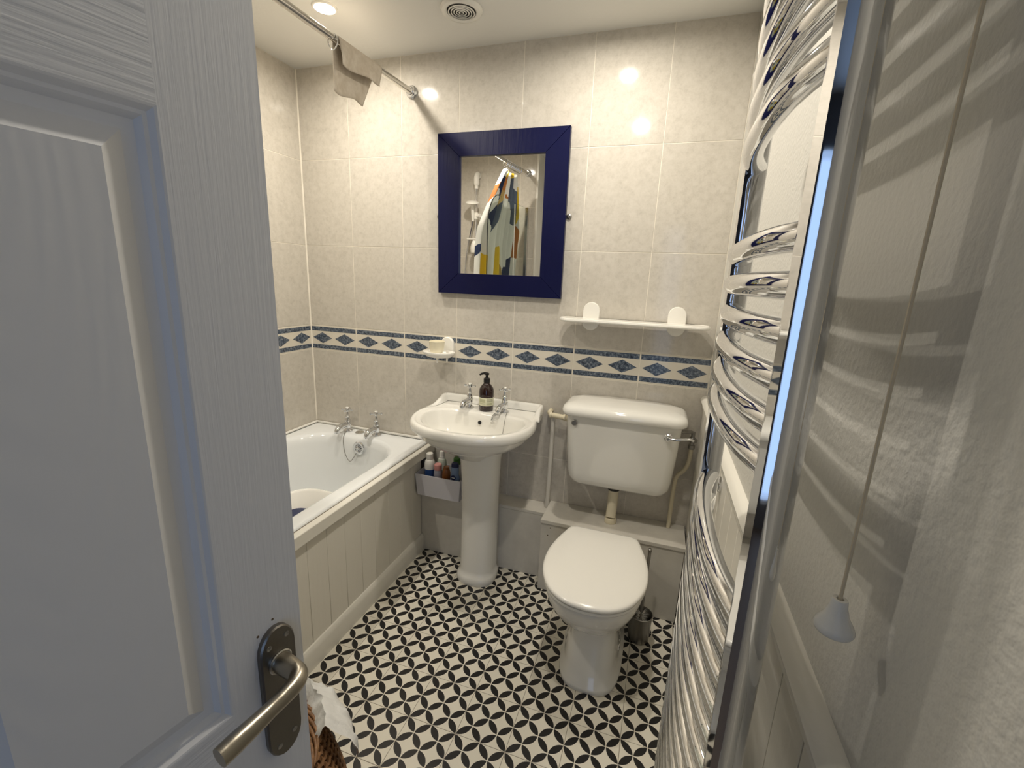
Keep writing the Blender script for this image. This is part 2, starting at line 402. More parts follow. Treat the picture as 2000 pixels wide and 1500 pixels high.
# landing outside the doorway (daylight comes from its window)
bm = BM(); box(bm, 0.4, 3.3, -4.0, YD - 0.02, -0.08, -0.004); struct(obj('floor_hall', bm, 'hallfloor'))
bm = BM(); box(bm, 0.4, 3.3, -4.0, YD - 0.1, ZC, ZC + 0.08); struct(obj('ceiling_hall', bm, 'ceil'))
bm = BM(); box(bm, 0.3, 0.4, -4.0, YD - 0.1, 0, ZC); struct(obj('wall_hall_left', bm, 'hallpaint'))
bm = BM(); box(bm, 3.3, 3.4, -4.0, YD - 0.1, 0, ZC); struct(obj('wall_hall_right', bm, 'hallpaint'))
bm = BM(); box(bm, 2.09, 3.3, YD - 0.1, YD, 0, ZC); struct(obj('wall_hall_front', bm, 'hallpaint'))
bm = BM()
box(bm, 0.3, 1.7, -3.9, -4.0, 0, ZC); box(bm, 2.8, 3.4, -3.9, -4.0, 0, ZC); box(bm, 1.7, 2.8, -3.9, -4.0, 0, 0.16); box(bm, 1.7, 2.8, -3.9, -4.0, 2.08, ZC)
struct(obj('wall_hall_back', bm, 'hallpaint'))
bm = BM()
box(bm, 1.7, 1.75, -3.90, -3.96, 0.16, 2.08); box(bm, 2.75, 2.8, -3.90, -3.96, 0.16, 2.08); box(bm, 1.7, 2.8, -3.90, -3.96, 0.16, 0.21); box(bm, 1.7, 2.8, -3.90, -3.96, 2.03, 2.08); box(bm, 2.23, 2.27, -3.90, -3.96, 0.16, 2.08)
struct(obj('window_1', bm, 'gloss'))

# right wall: painted tongue and groove wainscot with a dado moulding
ZD = 0.905
proto = None
for k in range(23):
    y1 = -0.002 - k * 0.0975; y0 = y1 - 0.0965
    if proto is None:
        bm = BM(); box(bm, XR - 0.010, XR - 0.0002, y0, y1, 0.10, ZD, 0.003); proto = obj('plank', bm, 'panelwood', wall_right, loc=(XR, y1, 0))
    elif y0 > YD: inst(proto, wall_right, (XR, y1, 0), 'plank')
def extr_y(prof, y0, y1):
    b = BM(); loft(b, [[(x, y0, z) for x, z in prof], [(x, y1, z) for x, z in prof]]); return b
prof = [(XR, ZD - 0.004), (XR - 0.014, ZD - 0.004), (XR - 0.016, ZD + 0.004), (XR - 0.014, ZD + 0.010), (XR - 0.020, ZD + 0.018), (XR - 0.024, ZD + 0.030), (XR - 0.019, ZD + 0.040), (XR - 0.010, ZD + 0.046), (XR, ZD + 0.048)]
struct(obj('trim_2', extr_y(prof, YD + 0.001, -0.002), 'gloss'), 'white dado moulding on top of the wainscot')
prof = [(XR, 0), (XR - 0.018, 0), (XR - 0.018, 0.085), (XR - 0.012, 0.1), (XR, 0.102)]
struct(obj('baseboard_right', extr_y(prof, YD + 0.001, -0.190), 'gloss'))
# caulk bead in the tiled corner and along the bath
bm = BM(); tube(bm, [(0.001, -0.001, 0.575), (0.001, -0.001, ZC - 0.001)], 0.0045, 8); struct(obj('trim_3', bm, 'grout'), 'cream grout bead in the tiled corner')
bm = BM(); tube(bm, [(0.006, YE + 0.006, 0.567), (0.006, -0.006, 0.567), (0.71, -0.006, 0.567)], 0.0065, 8); struct(obj('trim_4', bm, 'plastic'), 'white sealant bead along the bath rim')

# ------------------------------------------------------------------ door, opened into the room
DW, DH, DA = 0.69, 1.98, math.radians(10)
hx, hy = 1.380 - DW * math.sin(DA), -1.574 - DW * math.cos(DA)
door = bpy.data.objects.new('door_1', None); COL.objects.link(door); door.location = (hx, hy, 0.0); door.rotation_euler = (0, 0, PI / 2 - DA)
door['kind'] = 'structure'; door['label'] = 'white moulded six panel door standing open into the room'
TH = 0.036
SW, PWD = 0.091, 0.197
cols = [(DW - SW - PWD, DW - SW), (SW, SW + PWD)]
prow = [(0.20, 0.735), (0.895, 1.515), (1.645, 1.875)]
def dpart(name, x0, x1, z0, z1, m):
    b = BM(); box(b, x0, x1, 0, TH, z0, z1); obj(name, b, m, door, world=False)
dpart('stile', 0, SW, 0.006, DH, 'grain_z'); dpart('stile', DW - SW, DW, 0.006, DH, 'grain_z')
dpart('stile', SW + PWD, DW - SW - PWD, 0.006, DH, 'grain_z')
zs = [0.006] + [z for r in prow for z in r] + [DH]
for c0, c1 in cols:
    for k in range(0, len(zs), 2): dpart('rail', c0, c1, zs[k], zs[k + 1], 'grain_x')
    for z0, z1 in prow:
        b = BM(); P = [(0, 0), (0.002, 0.0006), (0.006, 0.0045), (0.009, 0.0052), (0.011, 0.0068), (0.0135, 0.0104), (0.019, 0.0120), (0.0225, 0.0120), (0.0385, 0.0030), (0.0405, 0.0018)]
        loft(b, [[(c0 + i, y, z0 + i), (c1 - i, y, z0 + i), (c1 - i, y, z1 - i), (c0 + i, y, z1 - i)] for i, y in P], cap0=False, cap1=False)
        mo = obj('panel_moulding', b, 'door_paint', door, world=False, angle=20)
        b = BM(); i = 0.0405; box(b, c0 + i, c1 - i, 0.0018, TH - 0.002, z0 + i, z1 - i); obj('panel', b, 'grain_c', door, world=False)
        b = BM(); box(b, c0, c1, 0.014, TH - 0.001, z0, z1); obj('panel_back', b, 'door_paint', door, world=False)
# handle plate: local x runs to the latch, -y faces us
def lx(s): return DW - s
pc, pz0, pz1, pw = lx(0.036), 0.787, 0.974, 0.0225
def plate_outline(w, z0, z1, n=10):
    pts = []; rz = 0.030
    for k in range(n + 1): a = PI * k / n; pts.append((pc + w * math.cos(a), z1 - rz + rz * math.sin(a)))
    for k in range(n + 1): a = PI + PI * k / n; pts.append((pc + w * math.cos(a), z0 + rz + rz * math.sin(a)))
    return pts
b = BM(); o0 = plate_outline(pw, pz0, pz1)
o1 = [(pc + (x - pc) * 0.93, (pz0 + pz1) / 2 + (z - (pz0 + pz1) / 2) * 0.985) for x, z in o0]
loft(b, [[(x, 0, z) for x, z in o0], [(x, -0.0055, z) for x, z in o0], [(x, -0.0075, z) for x, z in o1]])
plate = obj('handle_plate', b, 'pewter', door, world=False); plate['label'] = 'dark pewter handle plate'
spz = 0.926
b = BM(); lathe(b, [(0.0150, 0), (0.0150, 0.002), (0.0138, 0.003)], (pc, -0.0075, spz), (0, -1, 0), 24); obj('collar', b, 'chrome_soft', plate, world=False)
b = BM()
path = [(pc, -0.008, spz), (pc, -0.022, spz), (pc - 0.000, -0.034, spz), (pc - 0.002, -0.044, spz + 0.001), (pc - 0.012, -0.0515, spz + 0.001), (pc - 0.028, -0.054, spz), (pc - 0.044, -0.0545, spz - 0.0015), (pc - 0.062, -0.055, spz - 0.003), (pc - 0.082, -0.0555, spz - 0.004), (pc - 0.099, -0.056, spz - 0.005)]
rad = [0.0125, 0.0120, 0.0112, 0.0105, 0.0100, 0.0092, 0.0088, 0.0098, 0.0108, 0.0104]
ps = catmull(path, 5); rs = [rad[min(int(i / 5), 9)] + (rad[min(int(i / 5) + 1, 9)] - rad[min(int(i / 5), 9)]) * ((i % 5) / 5) for i in range(len(ps))]
tube(b, ps, rs, 16)
obj('lever', b, 'pewter_lever', plate, world=False, angle=50)
for dx, z in ((-0.012, 0.953), (0.011, 0.957), (-0.010, 0.806), (0.011, 0.812)):
    b = BM(); lathe(b, [(0.0034, 0), (0.0034, 0.0008), (0.0026, 0.0010), (0.0016, 0.0004), (0.0, 0.0002)], (pc + dx, -0.0074, z), (0, -1, 0), 14); obj('screw', b, 'steel_dark', plate, world=False)
b = BM(); lathe(b, [(0.006, 0.0), (0.006, 0.0006)], (pc + 0.001, -0.0073, 0.868), (0, -1, 0), 18, 0.75, 1.0); obj('thumbturn_hole', b, 'darkhole', plate, world=False)
for s, z in ((0.055, 0.972), (0.036, 0.982)):
    b = BM(); lathe(b, [(0.0016, 0.0), (0.0016, 0.0003)], (lx(s), 0, z), (0, -1, 0), 10); obj('old_screw_hole', b, 'dirt', door, world=False)

# ================================================================== PIPE BOXING
t = thing('pipe_boxing', 'low off-white pipe boxing behind the basin pedestal', 'pipe boxing', (1.03, -0.05, 0))
b = BM(); box(b, 0.718, 1.362, -0.104, -0.088, 0.001, 0.322); obj('front_board', b, 'boxpaint', t)
b = BM(); box(b, 0.718, 1.362, -0.104, -0.001, 0.323, 0.338, 0.001); obj('top_board', b, 'boxpaint', t)
t = thing('pipe_boxing', 'deeper off-white pipe boxing behind the toilet', 'pipe boxing', (1.68, -0.09, 0))
b = BM(); box(b, 1.367, 1.968, -0.186, -0.168, 0.001, 0.336, 0.001); obj('front_board', b, 'boxpaint', t)
b = BM(); box(b, 1.365, 1.972, -0.192, -0.001, 0.337, 0.354, 0.002); obj('top_board', b, 'boxpaint', t)
b = BM(); box(b, 1.365, 1.383, -0.167, -0.105, 0.001, 0.336, 0.001); obj('side_board', b, 'boxpaint', t)
for x, z in ((1.41, 0.318), (1.40, 0.28), (1.40, 0.05), (1.60, 0.2)):
    b = BM(); lathe(b, [(0.003, 0), (0.003, 0.0005)], (x, -0.186, z), (0, -1, 0), 8); obj('nail_head', b, 'dirt', t)

# ================================================================== BATH
bath = thing('bathtub', 'white enamel bathtub along the tiled wall', 'bathtub', (0.35, -0.92, 0))
b = BM(); x0, x1, y0, y1, ZR = 0.004, 0.708, YE + 0.004, -0.004, 0.560
ix0, ix1, iy0, iy1 = 0.050, 0.640, -1.74, -0.100
rings = [rrect(x0, x1, y0, y1, 0.01, 0.50), rrect(x0, x1, y0, y1, 0.012, 0.552), rrect(x0 + .004, x1 - .004, y0 + .004, y1 - .004, 0.012, ZR - 0.001), rrect(x0 + .012, x1 - .012, y0 + .012, y1 - .012, 0.02, ZR),
         rrect(ix0 - .012, ix1 + .012, iy0 - .012, iy1 + .012, 0.232, ZR - .001), rrect(ix0, ix1, iy0, iy1, 0.22, ZR - 0.005), rrect(ix0 + .010, ix1 - .010, iy0 + .010, iy1 - .010, 0.212, ZR - 0.018),
         rrect(ix0 + .020, ix1 - .020, iy0 + .03, iy1 - .016, 0.205, ZR - 0.05), rrect(ix0 + .045, ix1 - .045, iy0 + .12, iy1 - .03, 0.19, 0.38), rrect(ix0 + .07, ix1 - .07, iy0 + .22, iy1 - .05, 0.17, 0.24),
         rrect(ix0 + .09, ix1 - .09, iy0 + .27, iy1 - .075, 0.15, 0.185), rrect(ix0 + .13, ix1 - .13, iy0 + .33, iy1 - .12, 0.11, 0.165), rrect(ix0 + .2, ix1 - .2, iy0 + .4, iy1 - .2, 0.05, 0.16)]
loft(b, rings, cap0=False); obj('tub', b, 'enamel', bath, angle=60)
# overflow with chain
oc = (0.372, -0.127, 0.508)
b = BM(); lathe(b, [(0.034, 0), (0.034, 0.004), (0.030, 0.007), (0.022, 0.007), (0.018, 0.003), (0.0, 0.003)], oc, (0, -1, 0.1), 28); ov = obj('overflow_cover', b, 'chrome', bath)
b = BM()
for k in range(4):
    a = k * PI / 4; d = Vector((math.cos(a), 0, math.sin(a))) * 0.017; c = Vector(oc) + Vector((0, -0.007, 0))
    tube(b, [c - d, c + d], 0.0028, 8)
lathe(b, [(0.008, 0), (0.008, 0.004), (0.004, 0.006)], (oc[0], oc[1] - 0.005, oc[2]), (0, -1, 0), 14); obj('spokes', b, 'chrome', ov)
b = BM(); tube(b, catmull([(0.252, -0.062, 0.562), (0.262, -0.095, 0.563), (0.270, -0.120, 0.535), (0.285, -0.130, 0.47), (0.318, -0.138, 0.43), (0.345, -0.138, 0.455), (0.362, -0.133, 0.487)], 8), 0.0017, 6); obj('plug_chain', b, 'steel_dark', bath)
b = BM(); lathe(b, [(0.023, 0), (0.023, 0.003), (0.019, 0.005), (0.014, 0.004), (0.008, 0.007), (0, 0.007)], (0.322, -0.050, 0.5605), (0, 0, 1), 24); pl = tag(obj('bath_plug', b, 'chrome_soft'), 'small chrome plug lying on the bath rim between the taps', 'plug')

panel = thing('bath_surround', 'white tongue and groove boarding along the side of the bath', 'bath surround', (0.72, -0.95, 0))
proto = None
for k in range(18):
    ya = -0.108 - k * 0.0965; yb = max(ya - 0.0957, YE + 0.004)
    if proto is None or yb - (ya - 0.0957) > 1e-4:
        b = BM(); box(b, 0.712, 0.7205, yb, ya, 0.0, 0.505, 0.0026); q = obj('board', b, 'panelwood', panel, loc=(0.712, ya, 0)); proto = proto or q
    else: inst(proto, panel, (0.712, ya, 0), 'board')
b = BM(); box(b, 0.713, 0.7165, YE + 0.004, -0.106, 0.0, 0.50); obj('backing', b, 'dirt', panel)
b = BM(); box(b, 0.7085, 0.7133, YE + 0.004, -0.02, 0.506, 0.5495); obj('dark_joint', b, 'dirt', panel)
b = BM(); box(b, 0.7135, 0.742, YE + 0.004, -0.004, 0.506, 0.553, 0.004, 3); obj('top_rail', b, 'gloss', panel)
b = BM(); loft(b, [[(x, y, z) for x, z in ((0.7206, 0.0005), (0.733, 0.0005), (0.734, 0.070), (0.731, 0.083), (0.726, 0.090), (0.7206, 0.091))] for y in (YE + 0.004, -0.106)])
obj('skirting', b, 'gloss', panel)

# taps ---------------------------------------------------------------
def pillar_tap(base, label, group, s=1.0, head_rot=0.3, spout=(0, -1)):
    t = thing('tap', label, 'tap', base, 0, group)
    X, Y, Z = base; sp = Vector((spout[0], spout[1], 0)).normalized()
    def P(r, f, z): return Vector((X, Y, Z)) + sp * (f * s) + Vector((0, 0, z * s))
    b = BM(); lathe(b, [(0.025 * s, 0.0004), (0.025 * s, 0.003 * s), (0.020 * s, 0.006 * s), (0.015 * s, 0.009 * s), (0.0125 * s, 0.016 * s)], base, n=24); obj('flange', b, 'chrome', t)
    b = BM(); lathe(b, [(0.0125 * s, 0.015 * s), (0.0155 * s, 0.026 * s), (0.0175 * s, 0.034 * s), (0.0175 * s, 0.048 * s), (0.0145 * s, 0.054 * s), (0.0155 * s, 0.058 * s), (0.0155 * s, 0.061 * s), (0.012 * s, 0.066 * s), (0.0115 * s, 0.076 * s), (0.0135 * s, 0.079 * s), (0.009 * s, 0.084 * s), (0.0075 * s, 0.094 * s), (0.0055 * s, 0.10 * s), (0.0055 * s, 0.110 * s)], base, n=24); obj('body', b, 'chrome', t)
    b = BM(); pp = catmull([P(0, 0.006, 0.036), P(0, 0.030, 0.039), P(0, 0.054, 0.040), P(0, 0.074, 0.036), P(0, 0.086, 0.024), P(0, 0.088, 0.012)], 6)
    tube(b, pp, [0.0125 * s + 0.0015 * s * math.sin(i / len(pp) * PI) for i in range(len(pp))], 14); obj('spout', b, 'chrome', t, angle=60)
    b = BM(); lathe(b, [(0.009 * s, 0.106 * s), (0.0125 * s, 0.111 * s), (0.0125 * s, 0.122 * s), (0.009 * s, 0.127 * s)], base, n=20); hd = obj('cross_head', b, 'chrome', t)
    for k in range(4):
        a = head_rot + k * PI / 2; d = Vector((math.cos(a), math.sin(a), 0)); c = Vector(base) + Vector((0, 0, 0.1165 * s))
        b = BM(); tube(b, [c + d * 0.010 * s, c + d * 0.018 * s, c + d * 0.023 * s, c + d * 0.027 * s, c + d * 0.031 * s, c + d * 0.033 * s], [0.0042 * s, 0.0036 * s, 0.0052 * s, 0.0068 * s, 0.0055 * s, 0.002 * s], 10); obj('arm', b, 'chrome', hd, angle=60)
    b = BM(); lathe(b, [(0.0085 * s, 0.1265 * s), (0.0085 * s, 0.129 * s), (0.006 * s, 0.131 * s), (0, 0.1315 * s)], base, n=16); obj('ceramic_button', b, 'plastic', hd)
    return t
pillar_tap((0.248, -0.050, ZR + 0.0005), 'chrome cross-head bath tap beside the plug chain, nearer the tiled corner', 'bath taps', 1.0, 0.2)
pillar_tap((0.424, -0.046, ZR + 0.0005), 'chrome cross-head bath tap on the rim nearer the basin', 'bath taps', 1.0, 0.55)

# baby bath tub standing inside the bath
t = thing('plastic_tub', 'white plastic tub with navy mat lying in the bath', 'tub', (0.36, -0.62, 0.162))
b = BM(); cx0, cx1, cy0, cy1 = 0.20, 0.50, -0.98, -0.36
loft(b, [rrect(cx0 + .05, cx1 - .05, cy0 + .05, cy1 - .05, .07, 0.168), rrect(cx0, cx1, cy0, cy1, .11, 0.352), rrect(cx0 - .012, cx1 + .012, cy0 - .012, cy1 + .012, .12, 0.356), rrect(cx0 - .014, cx1 + .014, cy0 - .014, cy1 + .014, .122, 0.364), rrect(cx0 - .004, cx1 + .004, cy0 - .004, cy1 + .004, .115, 0.368), rrect(cx0 + .008, cx1 - .008, cy0 + .008, cy1 - .008, .10, 0.360), rrect(cx0 + .055, cx1 - .055, cy0 + .055, cy1 - .055, .065, 0.175)])
obj('shell', b, 'plastic', t, angle=50)
b = BM(); loft(b, [rrect(cx0 + .045, cx1 - .045, cy0 + .06, cy1 - .07, .05, 0.178), rrect(cx0 + .02, cx1 - .02, cy0 + .03, cy1 - .05, .06, 0.285), rrect(cx0 + .03, cx1 - .03, cy0 + .04, cy1 - .06, .05, 0.295)]); obj('mat', b, 'navy_plain', t)

# ================================================================== BASIN
BX = 1.055
basin = thing('pedestal_basin', 'white ceramic pedestal wash basin on the tiled wall', 'wash basin', (BX, -0.2, 0))
half = [(0, -0.004), (0.12, -0.004), (0.235, -0.004), (0.252, -0.02), (0.252, -0.07), (0.250, -0.115), (0.262, -0.165), (0.272, -0.235), (0.262, -0.315), (0.222, -0.395), (0.150, -0.450), (0.07, -0.476), (0, -0.482)]
ihalf = [(0, -0.150), (0.12, -0.150), (0.190, -0.168), (0.221, -0.215), (0.224, -0.27), (0.203, -0.335), (0.150, -0.395), (0.08, -0.424), (0, -0.432)]
cc = (0.0, -0.27)
oo = sym_outline(half, cc, 72); ii = sym_outline(ihalf, cc, 72)
def mixr(a, b_, f, z):
    out = []
    for p, q in zip(a, b_):
        x, y = p[0] * (1 - f) + q[0] * f, p[1] * (1 - f) + q[1] * f
        k = min(1.0, max(0.0, (y + 0.20) / 0.06)) if 0.05 < f < 0.9 else 0.0
        out.append((x, y, z * (1 - k) + 0.7940 * k))
    return out
def clampb(r): return [(BX + x, min(y, -0.003), z) for x, y, z in r]
def under(sx, sy, cy, z): return [(x * sx, cy + (y - cy) * sy, z) for x, y in oo]
rg = [under(0.30, 0.36, -0.18, 0.615), under(0.36, 0.42, -0.18, 0.640), under(0.56, 0.62, -0.16, 0.668), under(0.76, 0.82, -0.13, 0.700), under(0.885, 0.93, -0.09, 0.730), under(0.935, 0.960, -0.06, 0.750), under(0.955, 0.975, -0.05, 0.7565), under(0.985, 0.994, -0.03, 0.762), under(0.998, 0.999, -0.03, 0.770), under(1.0, 1.0, -0.03, 0.780),
      mixr(oo, ii, 0.06, 0.793), mixr(oo, ii, 0.2, 0.8005), mixr(oo, ii, 0.38, 0.8010), mixr(oo, ii, 0.52, 0.7965), mixr(oo, ii, 0.62, 0.7945), mixr(oo, ii, 0.86, 0.7945), mixr(oo, ii, 0.95, 0.792), mixr(oo, ii, 1.0, 0.785)]
ic = (0.0, -0.285)
for s_, z in ((0.955, 0.765), (0.90, 0.735), (0.80, 0.70), (0.62, 0.672), (0.38, 0.658), (0.14, 0.652)): rg.append([(ic[0] + (x - ic[0]) * s_, ic[1] + (y - ic[1]) * s_, z) for x, y in ii])
b = BM(); loft(b, [clampb(r) for r in rg]); bowl = obj('bowl', b, 'ceramic', basin, angle=65)
# upstand round the tap deck
b = BM(); up = []
path = catmull([(-0.262, -0.165, 0), (-0.250, -0.12, 0), (-0.243, -0.07, 0), (-0.243, -0.032, 0), (-0.225, -0.016, 0), (-0.12, -0.015, 0), (0, -0.015, 0), (0.12, -0.015, 0), (0.225, -0.016, 0), (0.243, -0.032, 0), (0.243, -0.07, 0), (0.250, -0.12, 0), (0.262, -0.165, 0)], 6)
def uph(p):
    y = -p.y
    return 0.036 if y < 0.03 else max(0.001, 0.036 * (0.5 + 0.5 * math.cos(PI * min(1, (y - 0.03) / 0.125))))
for i, p in enumerate(path):
    d = (path[min(i + 1, len(path) - 1)] - path[max(i - 1, 0)]).normalized(); nrm = Vector((-d.y, d.x, 0)); h = uph(p); w = 0.0105
    up.append([(BX + p.x + nrm.x * a, min(p.y + nrm.y * a, -0.0035), 0.790 + zz) for a, zz in ((w, 0), (w, 0.004 + h * 0.75), (w * 0.6, 0.004 + h), (-w * 0.6, 0.004 + h), (-w, 0.004 + h * 0.75), (-w * 1.6, 0.006))])
loft(b, up); obj('upstand', b, 'ceramic', bowl, angle=70)
b = BM(); lathe(b, [(0.0085, 0), (0.0085, 0.0015)], (BX - 0.004, -0.1625, 0.752), (0, -1, 0.32), 18); obj('overflow_hole', b, 'darkhole', bowl)
b = BM(); lathe(b, [(0.022, 0), (0.022, 0.002), (0.014, 0.001), (0, 0.0)], (BX, -0.285, 0.6525), (0, 0, 1), 20); obj('waste', b, 'chrome', bowl)
# pedestal
def ped(w, yb, yf, z, n=40):
    pts = []; cy = (yb + yf) / 2; ry = (yb - yf) / 2
    for k in range(n):
        a = 2 * PI * k / n; ca, sa = math.cos(a), math.sin(a)
        e = 0.75; pts.append((BX + 0.018 + (w + 0.003) * math.copysign(abs(ca) ** e, ca), cy + ry * math.copysign(abs(sa) ** e, sa), z))
    return pts
b = BM(); loft(b, [ped(0.088, -0.108, -0.285, 0.001), ped(0.090, -0.108, -0.287, 0.008), ped(0.090, -0.108, -0.287, 0.026), ped(0.086, -0.108, -0.280, 0.036), ped(0.0815, -0.108, -0.272, 0.041), ped(0.079, -0.108, -0.268, 0.06), ped(0.078, -0.108, -0.262, 0.3), ped(0.080, -0.108, -0.266, 0.5), ped(0.086, -0.108, -0.275, 0.60), ped(0.096, -0.108, -0.288, 0.650)])
obj('pedestal', b, 'ceramic', basin, angle=60)
ZB = 0.7955
pillar_tap((0.968, -0.088, ZB), 'chrome cross-head basin tap on the side towards the bath', 'basin taps', 0.88, 0.1, (-0.05, -1))
tr = pillar_tap((1.140, -0.086, ZB), 'chrome cross-head basin tap with the chain, on the toilet side', 'basin taps', 0.88, 0.7, (-0.05, -1))
t = thing('basin_plug_chain', 'thin basin plug chain hanging beside the toilet-side tap', 'plug chain', (1.163, -0.10, ZB))
b = BM(); tube(b, catmull([(1.163, -0.108, ZB + 0.003), (1.166, -0.130, ZB + 0.003), (1.169, -0.152, 0.7925), (1.170, -0.175, 0.748), (1.172, -0.205, 0.705), (1.170, -0.225, 0.690)], 8), 0.0013, 6); obj('chain', b, 'steel_dark', t)
b = BM(); tube(b, catmull([(1.128, -0.108, ZB + 0.006), (1.122, -0.135, ZB + 0.003), (1.112, -0.152, ZB - 0.004), (1.108, -0.163, ZB - 0.020)], 6), 0.0036, 8); lathe(b, [(0.005, 0), (0.006, 0.004), (0.005, 0.010)], (1.108, -0.163, ZB - 0.030), (0, 0, 1), 12); obj('stay', b, 'chrome', t)

# soap bottle
t = thing('soap_bottle', 'dark amber pump soap bottle with cream label between the basin taps', 'soap bottle', (1.055, -0.098, ZB))
bx, by = 1.055, -0.098
b = BM(); lathe(b, [(0.030, 0), (0.0335, 0.004), (0.0335, 0.092), (0.031, 0.103), (0.022, 0.117), (0.014, 0.125), (0.0125, 0.130)], (bx, by, ZB + 0.0003), n=36); obj('bottle', b, 'amber', t, angle=50)
b = BM(); lathe(b, [(0.0338, 0.026), (0.0341, 0.0265), (0.0341, 0.062), (0.0338, 0.0625)], (bx, by, ZB), n=36, cap0=False, cap1=False); lab = obj('label', b, 'paper', t)
def label_strip(a0, a1, z0, z1, m):
    b = BM(); n = 8; vs_ = []
    for zz in (z0, z1): vs_.append([b.verts.new((bx + 0.0344 * math.cos(a0 + (a1 - a0) * k / n), by + 0.0344 * math.sin(a0 + (a1 - a0) * k / n), ZB + zz)) for k in range(n + 1)])
    for k in range(n): b.faces.new((vs_[0][k], vs_[0][k + 1], vs_[1][k + 1], vs_[1][k]))
    obj('print', b, m, lab)
A0 = -PI / 2 + 0.35
for k in range(4): label_strip(A0 + 0.06, A0 + 1.0, 0.0575 - k * 0.0042, 0.0590 - k * 0.0042, 'paper_print')
label_strip(A0 - 1.0, A0 - 0.12, 0.042, 0.058, 'paper_green'); label_strip(A0 + 0.06, A0 + 0.85, 0.031, 0.0405, 'paper_green')
label_strip(A0 - 1.0, A0 - 0.12, 0.0345, 0.036, 'paper_green'); label_strip(A0 - 1.0, A0 - 0.12, 0.0375, 0.039, 'paper_green')
b = BM(); lathe(b, [(0.0135, 0.127), (0.0150, 0.129), (0.0150, 0.147), (0.012, 0.150), (0.0065, 0.152), (0.0065, 0.163), (0.010, 0.165), (0.0105, 0.172), (0.006, 0.175)], (bx, by, ZB), n=20)
tube(b, catmull([(bx + 0.004, by, ZB + 0.170), (bx - 0.012, by - 0.004, ZB + 0.171), (bx - 0.024, by - 0.008, ZB + 0.168), (bx - 0.031, by - 0.010, ZB + 0.163)], 4), [0.006] * 5 + [0.0052] * 4 + [0.004] * 4, 10); obj('pump', b, 'black_plastic', t)

# ================================================================== BOTTLE BOX under the basin
BZ = 0.3385
bxt = thing('storage_box', 'pale lilac open plastic box of bottles on the pipe boxing', 'storage box', (0.83, -0.085, BZ))
b = BM()
def frus(x0, x1, y0, y1, z, g_): return [(x0 - g_, y0 - g_, z), (x1 + g_, y0 - g_, z), (x1 + g_, y1, z), (x0 - g_, y1, z)]
loft(b, [frus(0.734, 0.955, -0.166, -0.012, BZ + 0.0005, 0), frus(0.734, 0.955, -0.166, -0.012, BZ + 0.112, 0.009), frus(0.737, 0.952, -0.163, -0.015, BZ + 0.112, 0.009), frus(0.737, 0.952, -0.163, -0.015, BZ + 0.004, 0)])
obj('shell', b, 'lav_box', bxt)
for n_, c, r in (('bw', (0.80, 0.79, 0.74), 0.3), ('bb', (0.19, 0.27, 0.42), 0.3), ('bam', (0.26, 0.09, 0.02), 0.2), ('bpk', (0.62, 0.28, 0.26), 0.35), ('bcl', (0.30, 0.29, 0.33), 0.15), ('bgr', (0.05, 0.16, 0.03), 0.35), ('bgp', (0.55, 0.60, 0.50), 0.35), ('bye', (0.70, 0.52, 0.12), 0.4), ('bdb', (0.03, 0.08, 0.25), 0.3)):
    M[n_] = mat({'bw': 'white_bottle', 'bb': 'steel_blue_bottle', 'bam': 'brown_bottle', 'bpk': 'pink_cap', 'bcl': 'clear_grey_bottle', 'bgr': 'green_cap', 'bgp': 'pale_green_tube', 'bye': 'yellow_tube', 'bdb': 'blue_label'}[n_], c, r)
def bottle(name, label, x, y, prof, m, capprof=None, cm=None, sx=1.0, sy=1.0):
    kz = 1.14; prof = [(r * 1.12, h * kz) for r, h in prof]
    if capprof: capprof = [(r * 1.12, h * kz) for r, h in capprof]
    t = thing(name, label, 'bottle', (x, y, BZ + 0.0045), 0, 'toiletries in the storage box')
    b = BM(); lathe(b, prof, (x, y, BZ + 0.0045), n=20, sx=sx, sy=sy); body = obj('body', b, m, t, angle=50)
    if capprof:
        b = BM(); lathe(b, capprof, (x, y, BZ + 0.0045), n=20, sx=sx, sy=sy); obj('cap', b, cm, t)
    return t, body
t, bd = bottle('toiletry_bottle', 'white bottle with ribbed white cap in the storage box', 0.772, -0.112, [(0.022, 0), (0.0235, 0.003), (0.0235, 0.125), (0.020, 0.140), (0.013, 0.148)], 'bw', [(0.0145, 0.146), (0.0150, 0.148), (0.0150, 0.172), (0.013, 0.174)], 'bw')
b = BM(); lathe(b, [(0.0266, 0.08), (0.0267, 0.12)], (0.772, -0.112, BZ + 0.0045), n=20, cap0=False, cap1=False); obj('label', b, 'bdb', bd)
bottle('toiletry_bottle', 'clear grey bottle with pink cap in the storage box', 0.826, -0.130, [(0.016, 0), (0.018, 0.003), (0.018, 0.105), (0.014, 0.115)], 'bcl', [(0.0165, 0.113), (0.0170, 0.115), (0.0165, 0.135), (0.014, 0.138)], 'bpk')
bottle('toiletry_bottle', 'small brown amber bottle in the storage box', 0.870, -0.128, [(0.017, 0), (0.018, 0.003), (0.018, 0.105), (0.013, 0.122)], 'bam', [(0.0125, 0.121), (0.013, 0.122), (0.012, 0.132)], 'bam')
t, bd = bottle('toiletry_bottle', 'steel blue shaped bottle with dark navy cap in the storage box', 0.918, -0.132, [(0.019, 0), (0.022, 0.003), (0.0235, 0.07), (0.021, 0.095), (0.0165, 0.108), (0.018, 0.125), (0.0165, 0.14)], 'bb', [(0.0168, 0.139), (0.0172, 0.141), (0.0160, 0.154), (0.012, 0.157)], 'navy_plain', 1.0, 0.75)
b = BM(); lathe(b, [(0.013, 0), (0.013, 0.0008)], (0.918, -0.1520, BZ + 0.114), (0, -1, 0.05), 20); em = obj('round_emblem', b, 'navy_plain', bd)
